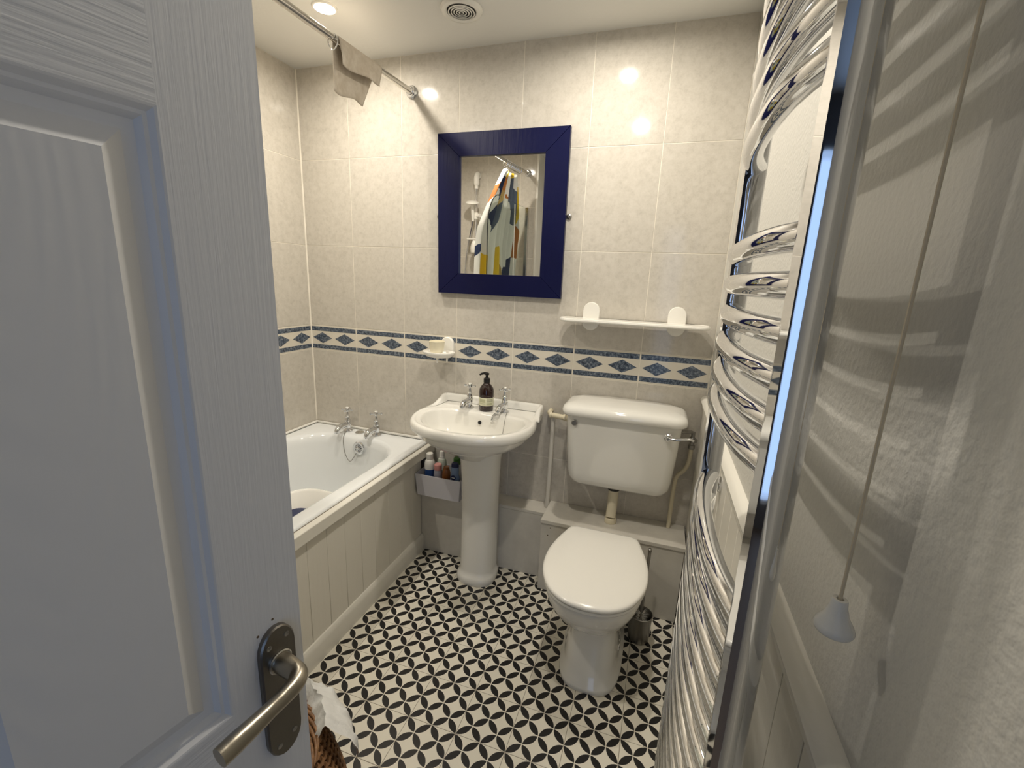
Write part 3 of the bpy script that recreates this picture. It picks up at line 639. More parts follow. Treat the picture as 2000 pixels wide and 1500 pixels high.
b = BM(); box(b, 0.9095, 0.9265, -0.1535, -0.1529, BZ + 0.1125, BZ + 0.1165); obj('emblem_band', b, 'bw', em)
bottle('toiletry_bottle', 'pale bottle with green cap at the back of the storage box', 0.898, -0.066, [(0.017, 0), (0.018, 0.003), (0.018, 0.118), (0.014, 0.128)], 'bw', [(0.0165, 0.127), (0.017, 0.129), (0.0165, 0.153), (0.013, 0.156)], 'bgr')
bottle('toiletry_bottle', 'pale green ridged spray bottle at the back of the storage box', 0.816, -0.068, [(0.020, 0), (0.021, 0.003), (0.021, 0.125), (0.016, 0.14)], 'bgp', [(0.0125, 0.139), (0.0135, 0.142), (0.0115, 0.146), (0.0130, 0.150), (0.0110, 0.155), (0.0120, 0.160), (0.0095, 0.175)], 'bw')
t = thing('toiletry_tube', 'thin yellow and white tube standing at the box end by the pedestal', 'tube', (0.944, -0.055, BZ + 0.0045), 0, 'toiletries in the storage box')
b = BM(); lathe(b, [(0.006, 0), (0.006, 0.115)], (0.944, -0.09, BZ + 0.0045), n=12); obj('body', b, 'bw', t)
b = BM(); lathe(b, [(0.0065, 0.115), (0.0065, 0.140), (0.005, 0.142)], (0.944, -0.09, BZ + 0.0045), n=12); obj('cap', b, 'bye', t)

# ================================================================== TOILET
WX = 1.650
wc = thing('toilet', 'white ceramic toilet with closed plastic lid', 'toilet', (WX, -0.5, 0))
rimh = [(0, -0.262), (0.085, -0.262), (0.120, -0.275), (0.150, -0.36), (0.170, -0.45), (0.174, -0.53), (0.158, -0.62), (0.118, -0.690), (0.06, -0.727), (0, -0.735)]
ro = sym_outline(rimh, (0, -0.5), 56)
def wr(sx, yb, yf, z, px=0.0):
    # remap the rim outline to a given half width and y extent
    out = []
    for x, y in ro:
        f = (y + 0.735) / (0.735 - 0.262); out.append((WX + x / 0.174 * sx + px, yf + (yb - yf) * f, z))
    return out
def foot(sx, yb, yf, z):
    out = []
    for k in range(56):
        t_ = -PI + 2 * PI * k / 56; ca, sa = math.cos(t_), math.sin(t_); e = 0.62
        out.append((WX + 0.012 + sx * math.copysign(abs(ca) ** e, ca), (yb + yf) / 2 + (yb - yf) / 2 * math.copysign(abs(sa) ** e, sa), z))
    return out
b = BM()
def blend(a, c, f, z): return [(p[0] * (1 - f) + q[0] * f, p[1] * (1 - f) + q[1] * f, z) for p, q in zip(a, c)]
F0 = foot(0.112, -0.22, -0.655, 0.001)
def ft(sx, yb, yf, z): return foot(sx, yb, yf, z)
loft(b, [F0, ft(0.1135, -0.22, -0.657, 0.010), ft(0.1125, -0.22, -0.655, 0.022), ft(0.102, -0.22, -0.640, 0.03), ft(0.099, -0.22, -0.632, 0.07), ft(0.094, -0.22, -0.612, 0.14), ft(0.093, -0.22, -0.598, 0.190),
         blend(ft(0.096, -0.22, -0.600, 0), wr(0.122, -0.24, -0.640, 0), 0.5, 0.218), wr(0.132, -0.245, -0.660, 0.245), wr(0.152, -0.250, -0.695, 0.285), wr(0.165, -0.256, -0.720, 0.325), wr(0.172, -0.260, -0.732, 0.358), wr(0.175, -0.262, -0.737, 0.380), wr(0.170, -0.262, -0.732, 0.386), wr(0.14, -0.30, -0.69, 0.385)])
obj('pan', b, 'ceramic', wc, angle=60)
def seat_ring(o_, z, s_=1.0): return [(WX + x * s_, -0.5 + (y + 0.5) * s_, z) for x, y in o_]
lidh = [(0, -0.292), (0.095, -0.292), (0.128, -0.296), (0.150, -0.355), (0.171, -0.435), (0.180, -0.52), (0.170, -0.61), (0.130, -0.695), (0.068, -0.742), (0, -0.753)]
lo = sym_outline(lidh, (0, -0.5), 64)
b = BM(); loft(b, [seat_ring(lo, 0.3875, .965), seat_ring(lo, 0.389, .985), seat_ring(lo, 0.393, .992), seat_ring(lo, 0.400, .988), seat_ring(lo, 0.4015, .965)]); obj('seat', b, 'plastic_lid', wc, angle=50)
b = BM(); loft(b, [seat_ring(lo, 0.403, .97), seat_ring(lo, 0.404, .995), seat_ring(lo, 0.408, 1.003), seat_ring(lo, 0.415, 1.0), seat_ring(lo, 0.4195, .975), seat_ring(lo, 0.4215, .92), seat_ring(lo, 0.4225, .6), seat_ring(lo, 0.423, .2)]); obj('lid', b, 'plastic_lid', wc, angle=60)
for dx in (-0.075, 0.075):
    b = BM(); lathe(b, [(0.014, 0), (0.014, 0.018), (0.011, 0.022)], (WX + dx, -0.277, 0.3805), (0, 0, 1), 14); obj('hinge', b, 'plastic', wc)
b = BM(); lathe(b, [(0.011, 0), (0.011, 0.002), (0.009, 0.0025)], (WX + 0.1090, -0.565, 0.145), (1, -0.12, -0.03), 16); sc = obj('side_fixing', b, 'plastic', wc)
b = BM(); lathe(b, [(0.0055, 0), (0.0055, 0.001)], (WX + 0.1114, -0.5653, 0.145), (1, -0.12, -0.03), 12); obj('fixing_hole', b, 'darkhole', sc)

# cistern
CX = 1.672
cis = thing('toilet_cistern', 'white ceramic cistern mounted on the tiles above the toilet', 'cistern', (CX, -0.1, 0.52))
def cr(hw, d, z, r=0.03, bow=0.012):
    pts = rrect(CX - hw, CX + hw, -d, -0.003, r, z, 6)
    return [(x, y - bow * (1 - ((x - CX) / hw) ** 2) if y < -0.5 * d else y, z) for x, y, z in pts]
b = BM(); loft(b, [cr(0.155, 0.128, 0.531, 0.03, .006), cr(0.178, 0.140, 0.534, 0.035, .008), cr(0.198, 0.152, 0.545, 0.04, .010), cr(0.210, 0.160, 0.566, 0.042, .012), cr(0.215, 0.165, 0.60, 0.042, .014), cr(0.224, 0.178, 0.73, 0.042, .016), cr(0.230, 0.187, 0.851, 0.042, .018)]); tank = obj('tank', b, 'ceramic', cis, angle=60)
b = BM(); loft(b, [cr(0.226, 0.186, 0.8515, 0.042, .018), cr(0.243, 0.203, 0.853, 0.045, .020), cr(0.247, 0.208, 0.859, 0.045, .022), cr(0.247, 0.208, 0.872, 0.045, .022), cr(0.242, 0.203, 0.886, 0.045, .022), cr(0.228, 0.188, 0.895, 0.042, .020), cr(0.19, 0.15, 0.900, 0.04, .014), cr(0.10, 0.09, 0.902, 0.03, .008)]); obj('tank_lid', b, 'ceramic', cis, angle=60)
b = BM(); lathe(b, [(0.0125, 0), (0.0125, 0.003), (0.010, 0.005), (0, 0.005)], (1.483, -0.193, 0.822), (0, -1, 0.05), 20); obj('blanking_button', b, 'steel_dark', cis)
b = BM(); lathe(b, [(0.016, 0), (0.016, 0.004), (0.011, 0.008), (0.008, 0.020), (0.006, 0.022)], (1.852, -0.190, 0.812), (0, -1, 0), 18); obj('lever_boss', b, 'chrome', cis)
b = BM(); tube(b, catmull([(1.852, -0.208, 0.812), (1.875, -0.211, 0.813), (1.905, -0.211, 0.818), (1.930, -0.209, 0.821), (1.942, -0.206, 0.816)], 6), [0.006] * 12 + [0.0055] * 13, 12); obj('flush_lever', b, 'chrome', cis, angle=60)
b = BM(); tube(b, catmull([(1.66, -0.085, 0.530), (1.660, -0.085, 0.45), (1.658, -0.100, 0.38), (1.655, -0.150, 0.325), (1.652, -0.215, 0.30)], 8)[:17], 0.022, 20); lathe(b, [(0.026, 0), (0.026, 0.02), (0.022, 0.024)], (1.6585, -0.093, 0.3545), (0, 0, 1), 20); obj('flush_pipe', b, 'pipe', cis, angle=60)
b = BM(); lathe(b, [(0.026, 0), (0.026, 0.022)], (1.66, -0.085, 0.508), (0, 0, 1), 18); obj('flush_nut', b, 'black_plastic', cis)
b = BM(); tube(b, [(1.447, -0.080, 0.800), (1.425, -0.075, 0.800), (1.385, -0.066, 0.800), (1.352, -0.058, 0.800), (1.340, -0.030, 0.802), (1.340, -0.001, 0.803)], 0.0115, 14)
for x, r in ((1.432, 0.0150), (1.418, 0.0150), (1.352, 0.0145)): lathe(b, [(r * .9, -0.006), (r, -0.004), (r, 0.004), (r * .9, 0.006)], (x, -0.076 + (1.43 - x) * .22, 0.8), (1, 0.2, 0), 16)
obj('overflow_pipe', b, 'pipe', cis)
t = tag(obj('waste_pipe', tube(BM(), [(1.357, -0.045, 0.3395), (1.361, -0.040, 0.785)], 0.0105, 14), 'pipe_white'), 'white painted upright pipe between basin and cistern', 'pipe')
t = thing('supply_pipe', 'cream painted water supply pipe rising to the cistern valve', 'pipe', (1.905, -0.04, 0.355))
b = BM(); tube(b, catmull([(1.903, -0.045, 0.3555), (1.904, -0.045, 0.45), (1.906, -0.045, 0.56), (1.912, -0.045, 0.60), (1.935, -0.045, 0.628), (1.948, -0.045, 0.66), (1.952, -0.045, 0.70), (1.953, -0.045, 0.735)], 6), 0.0085, 12); obj('pipe', b, 'pipe', t, angle=60)
b = BM(); lathe(b, [(0.010, 0), (0.013, 0.003), (0.013, 0.018), (0.009, 0.020), (0.009, 0.034), (0.0125, 0.036), (0.0125, 0.05), (0.008, 0.053), (0.008, 0.075)], (1.953, -0.045, 0.728), (0, 0, 1), 14); lathe(b, [(0.009, 0), (0.009, 0.022), (0.004, 0.024)], (1.953, -0.045, 0.772), (0.6, -1, 0), 10)
tube(b, [(1.953, -0.045, 0.798), (1.945, -0.05, 0.803), (1.9045, -0.07, 0.803)], 0.007, 10); obj('valve', b, 'steel_dark', t)

# brush
t = thing('toilet_brush', 'brushed steel toilet brush in its cup beside the toilet', 'toilet brush', (1.826, -0.330, 0))
b = BM(); lathe(b, [(0.036, 0.0005), (0.040, 0.004), (0.045, 0.115), (0.047, 0.118), (0.045, 0.119), (0.042, 0.113), (0.036, 0.01)], (1.826, -0.330, 0), n=28); obj('cup', b, 'steel_dark', t)
b = BM(); tube(b, [(1.826, -0.330, 0.05), (1.832, -0.315, 0.39)], 0.006, 12); lathe(b, [(0.0062, 0), (0.0075, 0.002), (0.0075, 0.012), (0.005, 0.015)], (1.832, -0.315, 0.383), (0, 0.03, 1), 12); obj('handle', b, 'steel_dark', t)
b = BM()
for k in range(160):
    a = random.uniform(0, 2 * PI); z = random.uniform(0.06, 0.122); d = Vector((math.cos(a), math.sin(a), 0.35))
    c = Vector((1.826, -0.329, z)); r = random.uniform(0.026, 0.036); q = c + d * r
    w = Vector((-d.y, d.x, 0)) * 0.0012
    v = [b.verts.new(p) for p in (c - w, c + w, q)]; b.faces.new(v)
br = obj('bristles', b, 'plastic', t); br['kind'] = 'stuff'

# ================================================================== WALL FITTINGS
# mirror (hangs between two side screws, tilted very slightly forward)
mir = thing('wall_mirror', 'wall mirror in a wide navy painted wooden frame', 'mirror', (1.064, -0.006, 1.650))
mx0, mx1, mz0, mz1 = 0.771, 1.355, 1.312, 1.987
fw_l, fw_r, fw_t, fw_b = 0.102, 0.098, 0.094, 0.091
F = -0.030; gx0, gx1, gz0, gz1 = mx0 + fw_l, mx1 - fw_r, mz0 + fw_b, mz1 - fw_t
def fpiece(name, quad, inner):
    b = BM(); f0 = [(x, -0.008, z) for x, z in quad]; f1 = [(x, F + 0.002, z) for x, z in quad]
    cx_ = sum(p[0] for p in quad) / 4; cz_ = sum(p[1] for p in quad) / 4
    f2 = [(cx_ + (x - cx_) * 0.994, F, cz_ + (z - cz_) * 0.994) for x, z in quad]
    loft(b, [f0, f1, f2]); obj(name, b, 'navy', mir, angle=20)
e = 0.0004
fpiece('frame_bar', [(mx0, mz1), (mx1, mz1), (gx1, gz1), (gx0, gz1)], 0)
fpiece('frame_bar', [(gx0, gz0), (gx1, gz0), (mx1, mz0), (mx0, mz0)], 0)
fpiece('frame_bar', [(mx0, mz0), (mx0, mz1), (gx0, gz1), (gx0, gz0)], 0)
fpiece('frame_bar', [(gx1, gz0), (gx1, gz1), (mx1, mz1), (mx1, mz0)], 0)
b = BM(); box(b, gx0 - 0.004, gx1 + 0.004, -0.0175, -0.010, gz0 - 0.004, gz1 + 0.004); obj('mirror_glass', b, 'mirror', mir)
mir.rotation_euler = (math.radians(0.75), 0, 0)
for x in (mx0 - 0.008, mx1 + 0.010):
    b = BM(); lathe(b, [(0.011, 0), (0.011, 0.004), (0.008, 0.007), (0.005, 0.008), (0.003, 0.006), (0, 0.006)], (x, -0.0005, 1.650), (0, -1, 0), 18); obj('fixing_screw', b, 'steel_dark', mir)

# shelf
t = thing('wall_shelf', 'narrow white plastic shelf on two oval brackets', 'shelf', (1.655, -0.06, 1.19))
def stadium(hw, hh, n=10):
    return [(hw * math.cos(a), (hh - hw) + hw * math.sin(a)) for a in [PI * k / n for k in range(n + 1)]] + [(hw * math.cos(a), -(hh - hw) + hw * math.sin(a)) for a in [PI + PI * k / n for k in range(n + 1)]]
for cx_ in (1.489, 1.836):
    b = BM(); so = stadium(0.036, 0.060)
    loft(b, [[(cx_ + u * f, d, 1.245 + v * f2) for u, v in so] for f, f2, d in ((1, 1, -0.0005), (1, 1, -0.009), (0.93, 0.96, -0.013), (0.7, 0.8, -0.0145))]); obj('bracket', b, 'plastic', t, angle=40)
b = BM()
def shelf_ring(gx, gy, z): return rrect(1.368 - gx, 1.958 + gx, -0.118 - gy, -0.012, 0.052 + min(gx, gy), z, 8)
loft(b, [shelf_ring(-0.004, -0.004, 1.2245), shelf_ring(0.0, 0.0, 1.2265), shelf_ring(0.002, 0.002, 1.231), shelf_ring(0.0, 0.0, 1.2375), shelf_ring(-0.003, -0.003, 1.2395), shelf_ring(-0.005, -0.005, 1.2385)]); obj('shelf_board', b, 'plastic', t)

# soap dish with tumbler
t = thing('soap_dish', 'white plastic wall soap dish on the border tiles', 'soap dish', (0.800, -0.05, 1.03))
b = BM(); so = stadium(0.034, 0.052); loft(b, [[(0.812 + u * f, d, 1.052 + v * f) for u, v in so] for f, d in ((1, -0.0012), (1, -0.010), (0.92, -0.014), (0.7, -0.015))]); obj('wall_plate', b, 'plastic', t)
b = BM()
def oval(sx, sy, z, cy=-0.075): return [(0.800 + sx * math.cos(2 * PI * k / 36), cy + sy * math.sin(2 * PI * k / 36), z) for k in range(36)]
loft(b, [oval(0.035, 0.03, 1.014), oval(0.060, 0.045, 1.018), oval(0.076, 0.055, 1.030), oval(0.080, 0.058, 1.037), oval(0.079, 0.057, 1.041), oval(0.072, 0.050, 1.042), oval(0.066, 0.045, 1.037), oval(0.04, 0.03, 1.034)]); obj('dish', b, 'plastic', t, angle=50)
for x, y in ((0.835, -0.06), (0.805, -0.10)):
    b = BM(); tube(b, [(x, y, 1.022), (x + 0.001, y - 0.002, 0.992)], [0.006, 0.0045], 10); obj('drip_peg', b, 'plastic', t)
t = thing('tumbler', 'cream plastic tumbler standing in the soap dish', 'tumbler', (0.790, -0.080, 1.0375))
b = BM(); lathe(b, [(0.030, 0.0005), (0.0315, 0.002), (0.037, 0.050), (0.0375, 0.052), (0.036, 0.053), (0.0345, 0.050), (0.029, 0.004)], (0.790, -0.075, 1.0375), n=32); obj('cup', b, 'cream_plastic', t)
t = tag(obj('soap_sliver', loft(BM(), [[(0.838 + r * 0.011 * math.cos(a), -0.092 + r * 0.008 * math.sin(a), z) for a in [2 * PI * k / 12 for k in range(12)]] for r, z in ((0.8, 1.0375), (1, 1.041), (0.6, 1.046))]), 'plastic'), 'small white soap piece on the dish beside the tumbler', 'soap')

# chrome ring fitting on the wainscot
t = thing('towel_ring', 'small chrome ring holder on the white wainscot behind the radiator', 'towel ring', (XR - 0.012, -0.69, 0.85))
ty, tz = -0.690, 0.862
b = BM(); lathe(b, [(0.022, 0), (0.022, 0.006), (0.019, 0.008), (0.010, 0.010), (0.008, 0.03), (0.010, 0.032), (0.010, 0.04), (0.007, 0.043)], (XR - 0.0101, ty, tz), (-1, 0, 0), 22); obj('rosette', b, 'chrome', t)
b = BM(); tube(b, [(XR - 0.048, ty, tz - 0.006), (XR - 0.048, ty + 0.045, tz - 0.030), (XR - 0.048, ty + 0.045, tz - 0.095), (XR - 0.048, ty - 0.045, tz - 0.095), (XR - 0.048, ty - 0.045, tz - 0.030)], 0.0028, 8, closed=True); obj('loop', b, 'chrome', t)

# ================================================================== TOWEL RADIATOR
rad_t = thing('towel_radiator', 'tall chrome ladder towel radiator on the right hand white wall', 'towel radiator', (1.906, -1.22, 0.1))
PF, PB = 1.880, 1.915
def post(yc):
    b = BM(); hw = 0.0185; ol = []
    # flat front, rounded sides and back
    for x, y in ((PF, hw * 0.86), (PF, -hw * 0.86)): ol.append((x, yc + y))
    for k in range(1, 15): a = -PI / 2 * 0 - PI * k / 15; ol.append((PF + 0.003 + (PB - PF - 0.003) * math.sin(PI * k / 15) ** 0.8, yc - hw * math.cos(PI * k / 15)))
    loft(b, [[(x, y, z) for x, y in ol] for z in (0.115, 1.925)])
    p = obj('post', b, 'chrome', rad_t, angle=40)
    for z in (0.115, 1.925):
        b = BM(); lathe(b, [(0.015, -0.006), (0.0165, -0.003), (0.0165, 0.003), (0.015, 0.006)], ((PF + PB) / 2, yc, z), (0, 0, 1), 18); obj('end_cap', b, 'chrome', p)
    return p
YF, YN = -1.060, -1.497
post(YF); post(YN)
zl = [1.585 + 0.047 * k for k in range(7)] + [1.215 + 0.0446 * k for k in range(6)] + [1.036 - 0.045 * k for k in range(19)]
b = BM(); pts = []
n = 22
for k in range(n + 1):
    t_ = -1 + 2 * k / n; pts.append((1.900 - 0.029 * (1 - abs(t_) ** 2.6), (YF + YN) / 2 - t_ * (YF - YN) / 2, 0))
tube(b, pts, 0.0146, 18)
r0 = obj('rail', b, 'chrome', rad_t, loc=(1.900, (YF + YN) / 2, 0), angle=60)
base_z = rad_t.location.z
for i, z in enumerate(zl):
    if i == 0: r0.location.z = z - base_z
    else: inst(r0, rad_t, (1.900, (YF + YN) / 2, z), 'rail')
for yc, s_ in ((YF, 1), (YN, -1)):
    for z in (1.745, 0.40):
        yb = yc + s_ * 0.0
        b = BM(); lathe(b, [(0.019, 0), (0.019, 0.006), (0.015, 0.009), (0.0095, 0.012), (0.0095, XR - PB - 0.003)], (XR - 0.0002 if z > 1 else XR - 0.0102, yc, z), (-1, 0, 0), 18)
        if z < 1: bmesh.ops.translate(b, verts=b.verts, vec=(0, 0, 0))
        obj('wall_bracket', b, 'chrome', rad_t)
        b = BM(); lathe(b, [(0.008, 0), (0.008, 0.022), (0.0125, 0.024), (0.0125, 0.038), (0.009, 0.042), (0, 0.043)], (1.890, yc + s_ * 0.015, z), (0, s_, 0), 16); obj('air_vent', b, 'chrome', rad_t)
# valves to floor
for yc in (YF, YN):
    b = BM(); tube(b, [(1.906, yc, 0.112), (1.906, yc, 0.001)], 0.0085, 12); lathe(b, [(0.013, 0), (0.015, 0.004), (0.015, 0.04), (0.012, 0.044)], (1.906, yc, 0.05), (0, 0, 1), 16); obj('valve', b, 'chrome', rad_t)

# pull cord
t = thing('pull_cord', 'white bell shaped light pull hanging on a cord by the wall', 'pull cord', (1.9545, -1.531, 1.084))
px, py = 1.9545, -1.531
b = BM(); tube(b, [(px, py, 1.12), (px, py, ZC - 0.0005)], 0.0016, 8); obj('cord', b, 'cord', t)
b = BM(); lathe(b, [(0.0, 1.0640), (0.010, 1.0645), (0.0150, 1.0675), (0.0165, 1.0710), (0.0150, 1.0750), (0.0100, 1.0835), (0.0072, 1.0925), (0.0066, 1.0985), (0.0058, 1.1005), (0.0030, 1.1005), (0.0026, 1.097)], (px, py, 0.02), n=28); obj('knob', b, 'plastic', t, angle=50)

# ================================================================== CEILING FITTINGS
lamp_n = [((0.502, -0.392), 'round recessed downlight in the ceiling above the bath taps'), ((1.515, -0.392), 'round recessed downlight in the ceiling above the toilet'), ((1.537, -1.105), 'round recessed downlight in the ceiling above the middle of the floor'), ((0.455, -1.16), 'round recessed downlight in the ceiling above the bath, near the shower')]
for (x, y), lab in lamp_n:
    t = thing('downlight', lab, 'downlight', (x, y, ZC - 0.01), 0, 'ceiling downlights')
    b = BM(); lathe(b, [(0.034, -0.002), (0.037, -0.006), (0.043, -0.006), (0.045, -0.003), (0.045, -0.0003)], (x, y, ZC), (0, 0, 1), 32, cap0=False, cap1=False); obj('bezel', b, 'plastic', t)
    b = BM(); lathe(b, [(0.0345, -0.0012), (0.0345, -0.0022), (0, -0.0026)], (x, y, ZC), (0, 0, 1), 28, cap0=False); obj('lens', b, 'lens', t)
    sd = bpy.data.lights.new('downlight_beam', 'AREA'); sd.energy = LAMP_POWER; sd.color = LAMP_COL; sd.shape = 'DISK'; sd.size = 0.055; sd.spread = math.radians(174)
    so_ = bpy.data.objects.new('downlight_beam', sd); COL.objects.link(so_); so_.parent = t; so_.location = (0, 0, 0.0060)
# extractor vent
t = thing('extractor_vent', 'round white ceiling extractor vent with concentric rings', 'extractor vent', (0.982, -0.262, ZC - 0.02))
vx, vy = 0.982, -0.262
b = BM(); lathe(b, [(0.052, -0.003), (0.053, -0.010), (0.060, -0.014), (0.070, -0.012), (0.076, -0.004), (0.076, -0.0003)], (vx, vy, ZC), n=40, cap0=False, cap1=False); obj('rim', b, 'plastic', t)
b = BM(); lathe(b, [(0.0, -0.0015), (0.053, -0.0015), (0.053, -0.0010), (0, -0.0010)], (vx, vy, ZC), n=32); obj('dark_cavity', b, 'darkhole', t)
for r in (0.008, 0.0175, 0.027, 0.0365, 0.046):
    b = BM(); lathe(b, [(r - 0.0016, -0.0115), (r - 0.0016, -0.0140), (r + 0.0016, -0.0130), (r + 0.0016, -0.0110), (r - 0.0016, -0.0115)], (vx, vy, ZC), n=32, cap0=False, cap1=False); obj('ring', b, 'plastic', t)

# ================================================================== SHOWER: rod, curtain, screen, riser
def rodpt(y): f = -y / 1.84; return (0.628 + 0.004 * f, y, 2.168 - 0.026 * math.sin(PI * f) + 0.004 * f)
t = thing('curtain_rod', 'chrome shower curtain rod above the bath', 'curtain rod', (0.63, -0.92, 2.12))
b = BM(); tube(b, [rodpt(-0.003 - k * 0.0917) for k in range(21)], 0.0125, 16); obj('rod', b, 'chrome_soft', t, angle=60)
for y, d in ((-0.0005, -1), (YE + 0.0005, 1)):
    p = rodpt(y); b = BM(); lathe(b, [(0.027, 0), (0.027, 0.006), (0.022, 0.010), (0.018, 0.022), (0.0145, 0.024), (0.013, 0.034)], p, (0, d, 0), 24); obj('flange', b, 'chrome', t)
def ring_at(y, lab):
    p = Vector(rodpt(y)); r = 0.024
    b = BM(); tube(b, [p + Vector((r * 0.8 * math.sin(2 * PI * k / 20), 0.002 * math.sin(4 * PI * k / 20), -0.011 + r * math.cos(2 * PI * k / 20) - 0.0)) for k in range(20)], 0.002, 8, closed=True)
    return tag(obj('curtain_ring', b, 'chrome'), lab, 'curtain ring', 'curtain rings on the rod')
ring_at(-0.515, 'chrome curtain ring beside the hanging cloth'); 
# cloth draped over the rod
b = BM(); nu, nv = 18, 26; vs_ = []
for i in range(nu + 1):
    u = i / nu; y = -0.500 + 0.245 * u; p = rodpt(y); row = []
    for j in range(nv + 1):
        v = j / nv * 2 - 1          # -1 wall side hem .. 1 room side hem
        L_ = 0.075 - 0.012 * u if v > 0 else 0.150 + 0.004 * math.sin(u * 7)
        if abs(v) < 0.15: a = v / 0.15 * PI / 2; x, z = p[0] + 0.0150 * math.sin(a), p[2] + 0.0150 * math.cos(a)
        else:
            f = (abs(v) - 0.15) / 0.85; s_ = 1 if v > 0 else -1
            fold = 0.010 * math.sin(u * 9 + 2.5 * f) * f
            x, z = p[0] + s_ * (0.0150 + 0.004 * f) + (fold if s_ > 0 else 0.5 * fold), p[2] - f * L_
        sq = 1 - (0.05 if v > 0 else 0.36) * max(0, abs(v) - 0.15)
        row.append(b.verts.new((x, -0.500 + (y + 0.500) * sq, z)))
    vs_.append(row)
for i in range(nu):
    for j in range(nv): b.faces.new((vs_[i][j], vs_[i + 1][j], vs_[i + 1][j + 1], vs_[i][j + 1]))
c = obj('draped_cloth', b, 'cloth', angle=80); tag(c, 'small grey-beige cloth draped over the curtain rod', 'cloth')
sm = c.modifiers.new('thickness', 'SOLIDIFY'); sm.thickness = 0.0025; sm.offset = 0

# shower curtain, gathered
t = thing('shower_curtain', 'white shower curtain with navy, ochre and red patches, bunched on the rod', 'shower curtain', (0.58, -1.45, 0.62))
me = bpy.data.meshes.new('fabric'); nu, nv = 150, 40; V, Fc, UV = [], [], []
for j in range(nv + 1):
    v = j / nv; z = 2.10 - v * 1.46
    spread = 0.20 + 0.36 * min(1, v * 3.6) ** 0.8 - 0.10 * max(0, v - 0.3)
    for i in range(nu + 1):
        u = i / nu; yc = -1.45 + (0.10 * min(1, v * 2)); y = yc + (u - 0.5) * spread * 1.4
        amp = 0.022 + 0.020 * v
        ph = u * 2 * PI * 7.5
        V.append((0.60 - 0.05 * min(1, v * 3) + amp * math.sin(ph) + 0.012 * math.sin(u * 9 + v * 5), y + 0.012 * math.cos(ph * 0.5 + v * 3), z + 0.012 * math.cos(ph) * (1 - v)))
        UV.append((u * 1.7 + 1.15, 1.45 * v ** 0.65 + 0.72))
for j in range(nv):
    for i in range(nu): a = j * (nu + 1) + i; Fc.append((a, a + 1, a + nu + 2, a + nu + 1))
off = t.location; me.from_pydata([tuple(Vector(p) - off) for p in V], [], Fc); me.materials.append(M['curtain'])
uvl = me.uv_layers.new(name='UVMap')
for lp in me.loops: uvl.data[lp.index].uv = UV[lp.vertex_index]
me.polygons.foreach_set('use_smooth', [True] * len(me.polygons))
o = bpy.data.objects.new('fabric', me); COL.objects.link(o); o.parent = t
for k in range(8): ring_at(-1.29 - 0.045 * k, 'pale curtain ring holding up the patterned shower curtain')

# glass bath screen with black edge seal
t = thing('shower_screen', 'clear glass bath screen with rounded corner and black edge seal', 'shower screen', (0.65, -1.35, 0.562))
A_, B_ = Vector((0.640, YE + 0.012, 0)), Vector((0.664, -0.885, 0)); dr = (B_ - A_); Ls = dr.length; dr.normalize(); nr = Vector((-dr.y, dr.x, 0))
ol = [(0.02, 0.566), (Ls, 0.566), (Ls, 1.66)]
for k in range(1, 13): a = PI / 2 * k / 12; ol.append((Ls - 0.22 + 0.22 * math.cos(a), 1.66 + 0.24 * math.sin(a)))
ol.append((0.02, 1.90))
def sp(u, z, d): return A_ + dr * u + nr * d + Vector((0, 0, z))
b = BM(); loft(b, [[sp(u, z, d) for u, z in ol] for d in (-0.003, 0.003)]); obj('glass_pane', b, 'glass', t, angle=20)
b = BM(); tube(b, [sp(u + 0.002, z, 0) for u, z in ol[1:15]], 0.0035, 6); obj('edge_seal', b, 'rubber', t)
b = BM(); box(b, 0.626, 0.654, YE + 0.0005, YE + 0.036, 0.566, 1.91, 0.002); obj('wall_profile', b, 'chrome_soft', t)
b = BM(); tube(b, [sp(0.36, 0.568, 0), sp(0.36, 1.89, 0)], 0.005, 8); obj('folding_hinge', b, 'plastic', t)

# shower riser on the end wall
t = thing('shower_riser', 'chrome shower riser rail with white fittings on the tiled end wall', 'shower riser', (0.16, YE, 0.9))
rx, ry = 0.205, YE + 0.055
b = BM(); tube(b, [(rx, ry, 1.05), (rx, ry, 2.08)], 0.010, 14); obj('rail', b, 'chrome', t)
b = BM(); tube(b, catmull([(rx, YE + 0.001, 2.15), (rx, YE + 0.03, 2.17), (rx, ry, 2.15), (rx, ry, 2.10), (rx, ry, 2.055)], 5), [0.012] + [0.022] * 10 + [0.024] * 6 + [0.016] * 4, 14); obj('top_bracket', b, 'plastic', t, angle=60)
b = BM(); tube(b, [(rx, ry, 1.84), (rx + 0.045, ry + 0.02, 1.845)], 0.016, 12); lathe(b, [(0.016, 0), (0.020, 0.005), (0.020, 0.05), (0.016, 0.055)], (rx, ry, 1.815), (0, 0, 1), 16); obj('slider', b, 'plastic', t)
b = BM(); lathe(b, [(0.0, 0.012), (0.030, 0.010), (0.052, 0.002), (0.055, -0.006), (0.050, -0.010), (0, -0.010)], (rx - 0.015, ry + 0.05, 1.945), (0.1, 0.25, 1), 26); tube(b, [(rx - 0.015, ry + 0.04, 1.945), (rx - 0.02, ry + 0.03, 1.90), (rx - 0.02, ry + 0.02, 1.80)], [0.018, 0.016, 0.012], 12); obj('shower_head', b, 'plastic', t)
b = BM(); box(b, rx - 0.065, rx + 0.055, YE + 0.006, ry + 0.05, 1.650, 1.662, 0.004); obj('soap_tray', b, 'plastic', t)
b = BM(); lathe(b, [(0.012, 0.11), (0.024, 0.09), (0.034, 0.05), (0.030, 0.01), (0.012, 0)], (rx + 0.0, ry + 0.035, 1.535), (0, 0, 1), 18); obj('hanging_sponge', b, 'plastic', t)
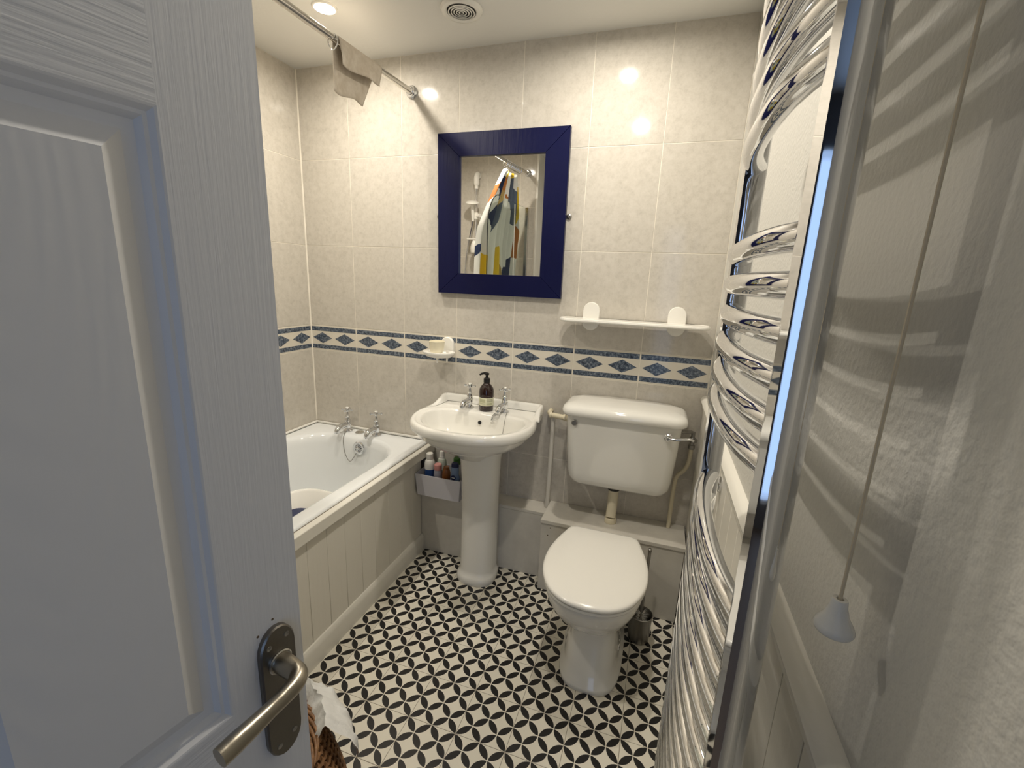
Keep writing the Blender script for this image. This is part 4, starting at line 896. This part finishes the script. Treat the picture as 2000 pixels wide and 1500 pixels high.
b = BM(); tube(b, [(rx + 0.03, ry + 0.035, 1.648), (rx + 0.055, ry + 0.035, 1.56)], 0.006, 8); obj('razor', b, 'rubber', t)
b = BM(); tube(b, catmull([(rx - 0.02, ry + 0.02, 1.80), (rx - 0.085, ry + 0.01, 1.5), (rx - 0.10, ry + 0.01, 1.1), (rx - 0.05, ry + 0.015, 0.85), (rx + 0.02, ry + 0.01, 0.95)], 8), 0.0065, 8); obj('hose', b, 'chrome', t)

# ================================================================== WICKER BASKET with bin bag
bc = (1.06, -1.505)
t = thing('wicker_basket', 'brown wicker basket on the floor behind the door edge', 'basket', (bc[0], bc[1], 0))
def brad(z): f = z / 0.45; return 0.88 + 0.16 * math.sin(min(f, 0.55) / 0.55 * PI / 2) - 0.27 * max(0, (f - 0.55) / 0.45) ** 1.5
def bpt(a, z, dr_=0.0):
    k = brad(z); return Vector((bc[0] + (0.218 * k + dr_) * math.cos(a), bc[1] + (0.245 * k + dr_) * math.sin(a), z))
b = BM()
for i in range(50):
    z = 0.012 + i * 0.0085; N = 132
    tube(b, [bpt(2 * PI * k / N, z, 0.0042 * (1 if ((k // 2 + i) % 2) else -1)) for k in range(N)], 0.0042, 4, closed=False, cap=False)
wv = obj('woven_wall', b, 'wicker', t, angle=60); wv['kind'] = 'stuff'
b = BM()
for k in range(33):
    a = 2 * PI * (k * 4 + 1) / 132; tube(b, [bpt(a, 0.004 + 0.435 * j / 8) for j in range(9)], 0.0045, 6)
st = obj('stakes', b, 'wicker', t); st['kind'] = 'stuff'
for q in range(6):
    b = BM(); N = 160
    tube(b, [bpt(2 * PI * k / N, 0.445 + 0.009 * math.sin(7 * 2 * PI * k / N + q * PI / 3), 0.009 * math.cos(7 * 2 * PI * k / N + q * PI / 3)) for k in range(N)], 0.0038, 8, closed=True); obj('rim_strand', b, 'wicker', t, angle=60)
b = BM(); lathe(b, [(0.18, 0.001), (0.19, 0.01)], (bc[0], bc[1], 0), n=36, sy=1.15); obj('base', b, 'wicker', t)
b = BM(); nu, nv = 64, 14; vs_ = []
for i in range(nu + 1):
    a = 0.72 + 1.5 * i / nu; row = []
    for j in range(nv + 1):
        f = j / nv; h_ = 0.13 + 0.05 * noise.noise((i * .21, 3.1, 0))
        if f < 0.3: dr_, z = -0.030 + 0.05 * math.sin(f / 0.3 * PI / 2), 0.42 + 0.052 * math.sin(f / 0.3 * PI / 2)
        else: dr_, z = 0.022 + 0.030 * math.sin((f - 0.3) / 0.7 * PI * .85), 0.472 - (f - 0.3) / 0.7 * h_
        nz = noise.noise((i * 0.33, j * 0.45, 1.7)); p = bpt(a, min(z, 0.445)); d = Vector((math.cos(a), math.sin(a), 0)); p = p + d * (dr_ + 0.004 + 0.012 * abs(nz)); p.z = z + 0.006 * nz
        row.append(b.verts.new(p))
    vs_.append(row)
for i in range(nu):
    for j in range(nv): b.faces.new((vs_[i][j], vs_[i + 1][j], vs_[i + 1][j + 1], vs_[i][j + 1]))
tag(obj('plastic_bag', b, 'bag', angle=80), 'crumpled translucent white plastic bag hung over the basket rim', 'plastic bag')
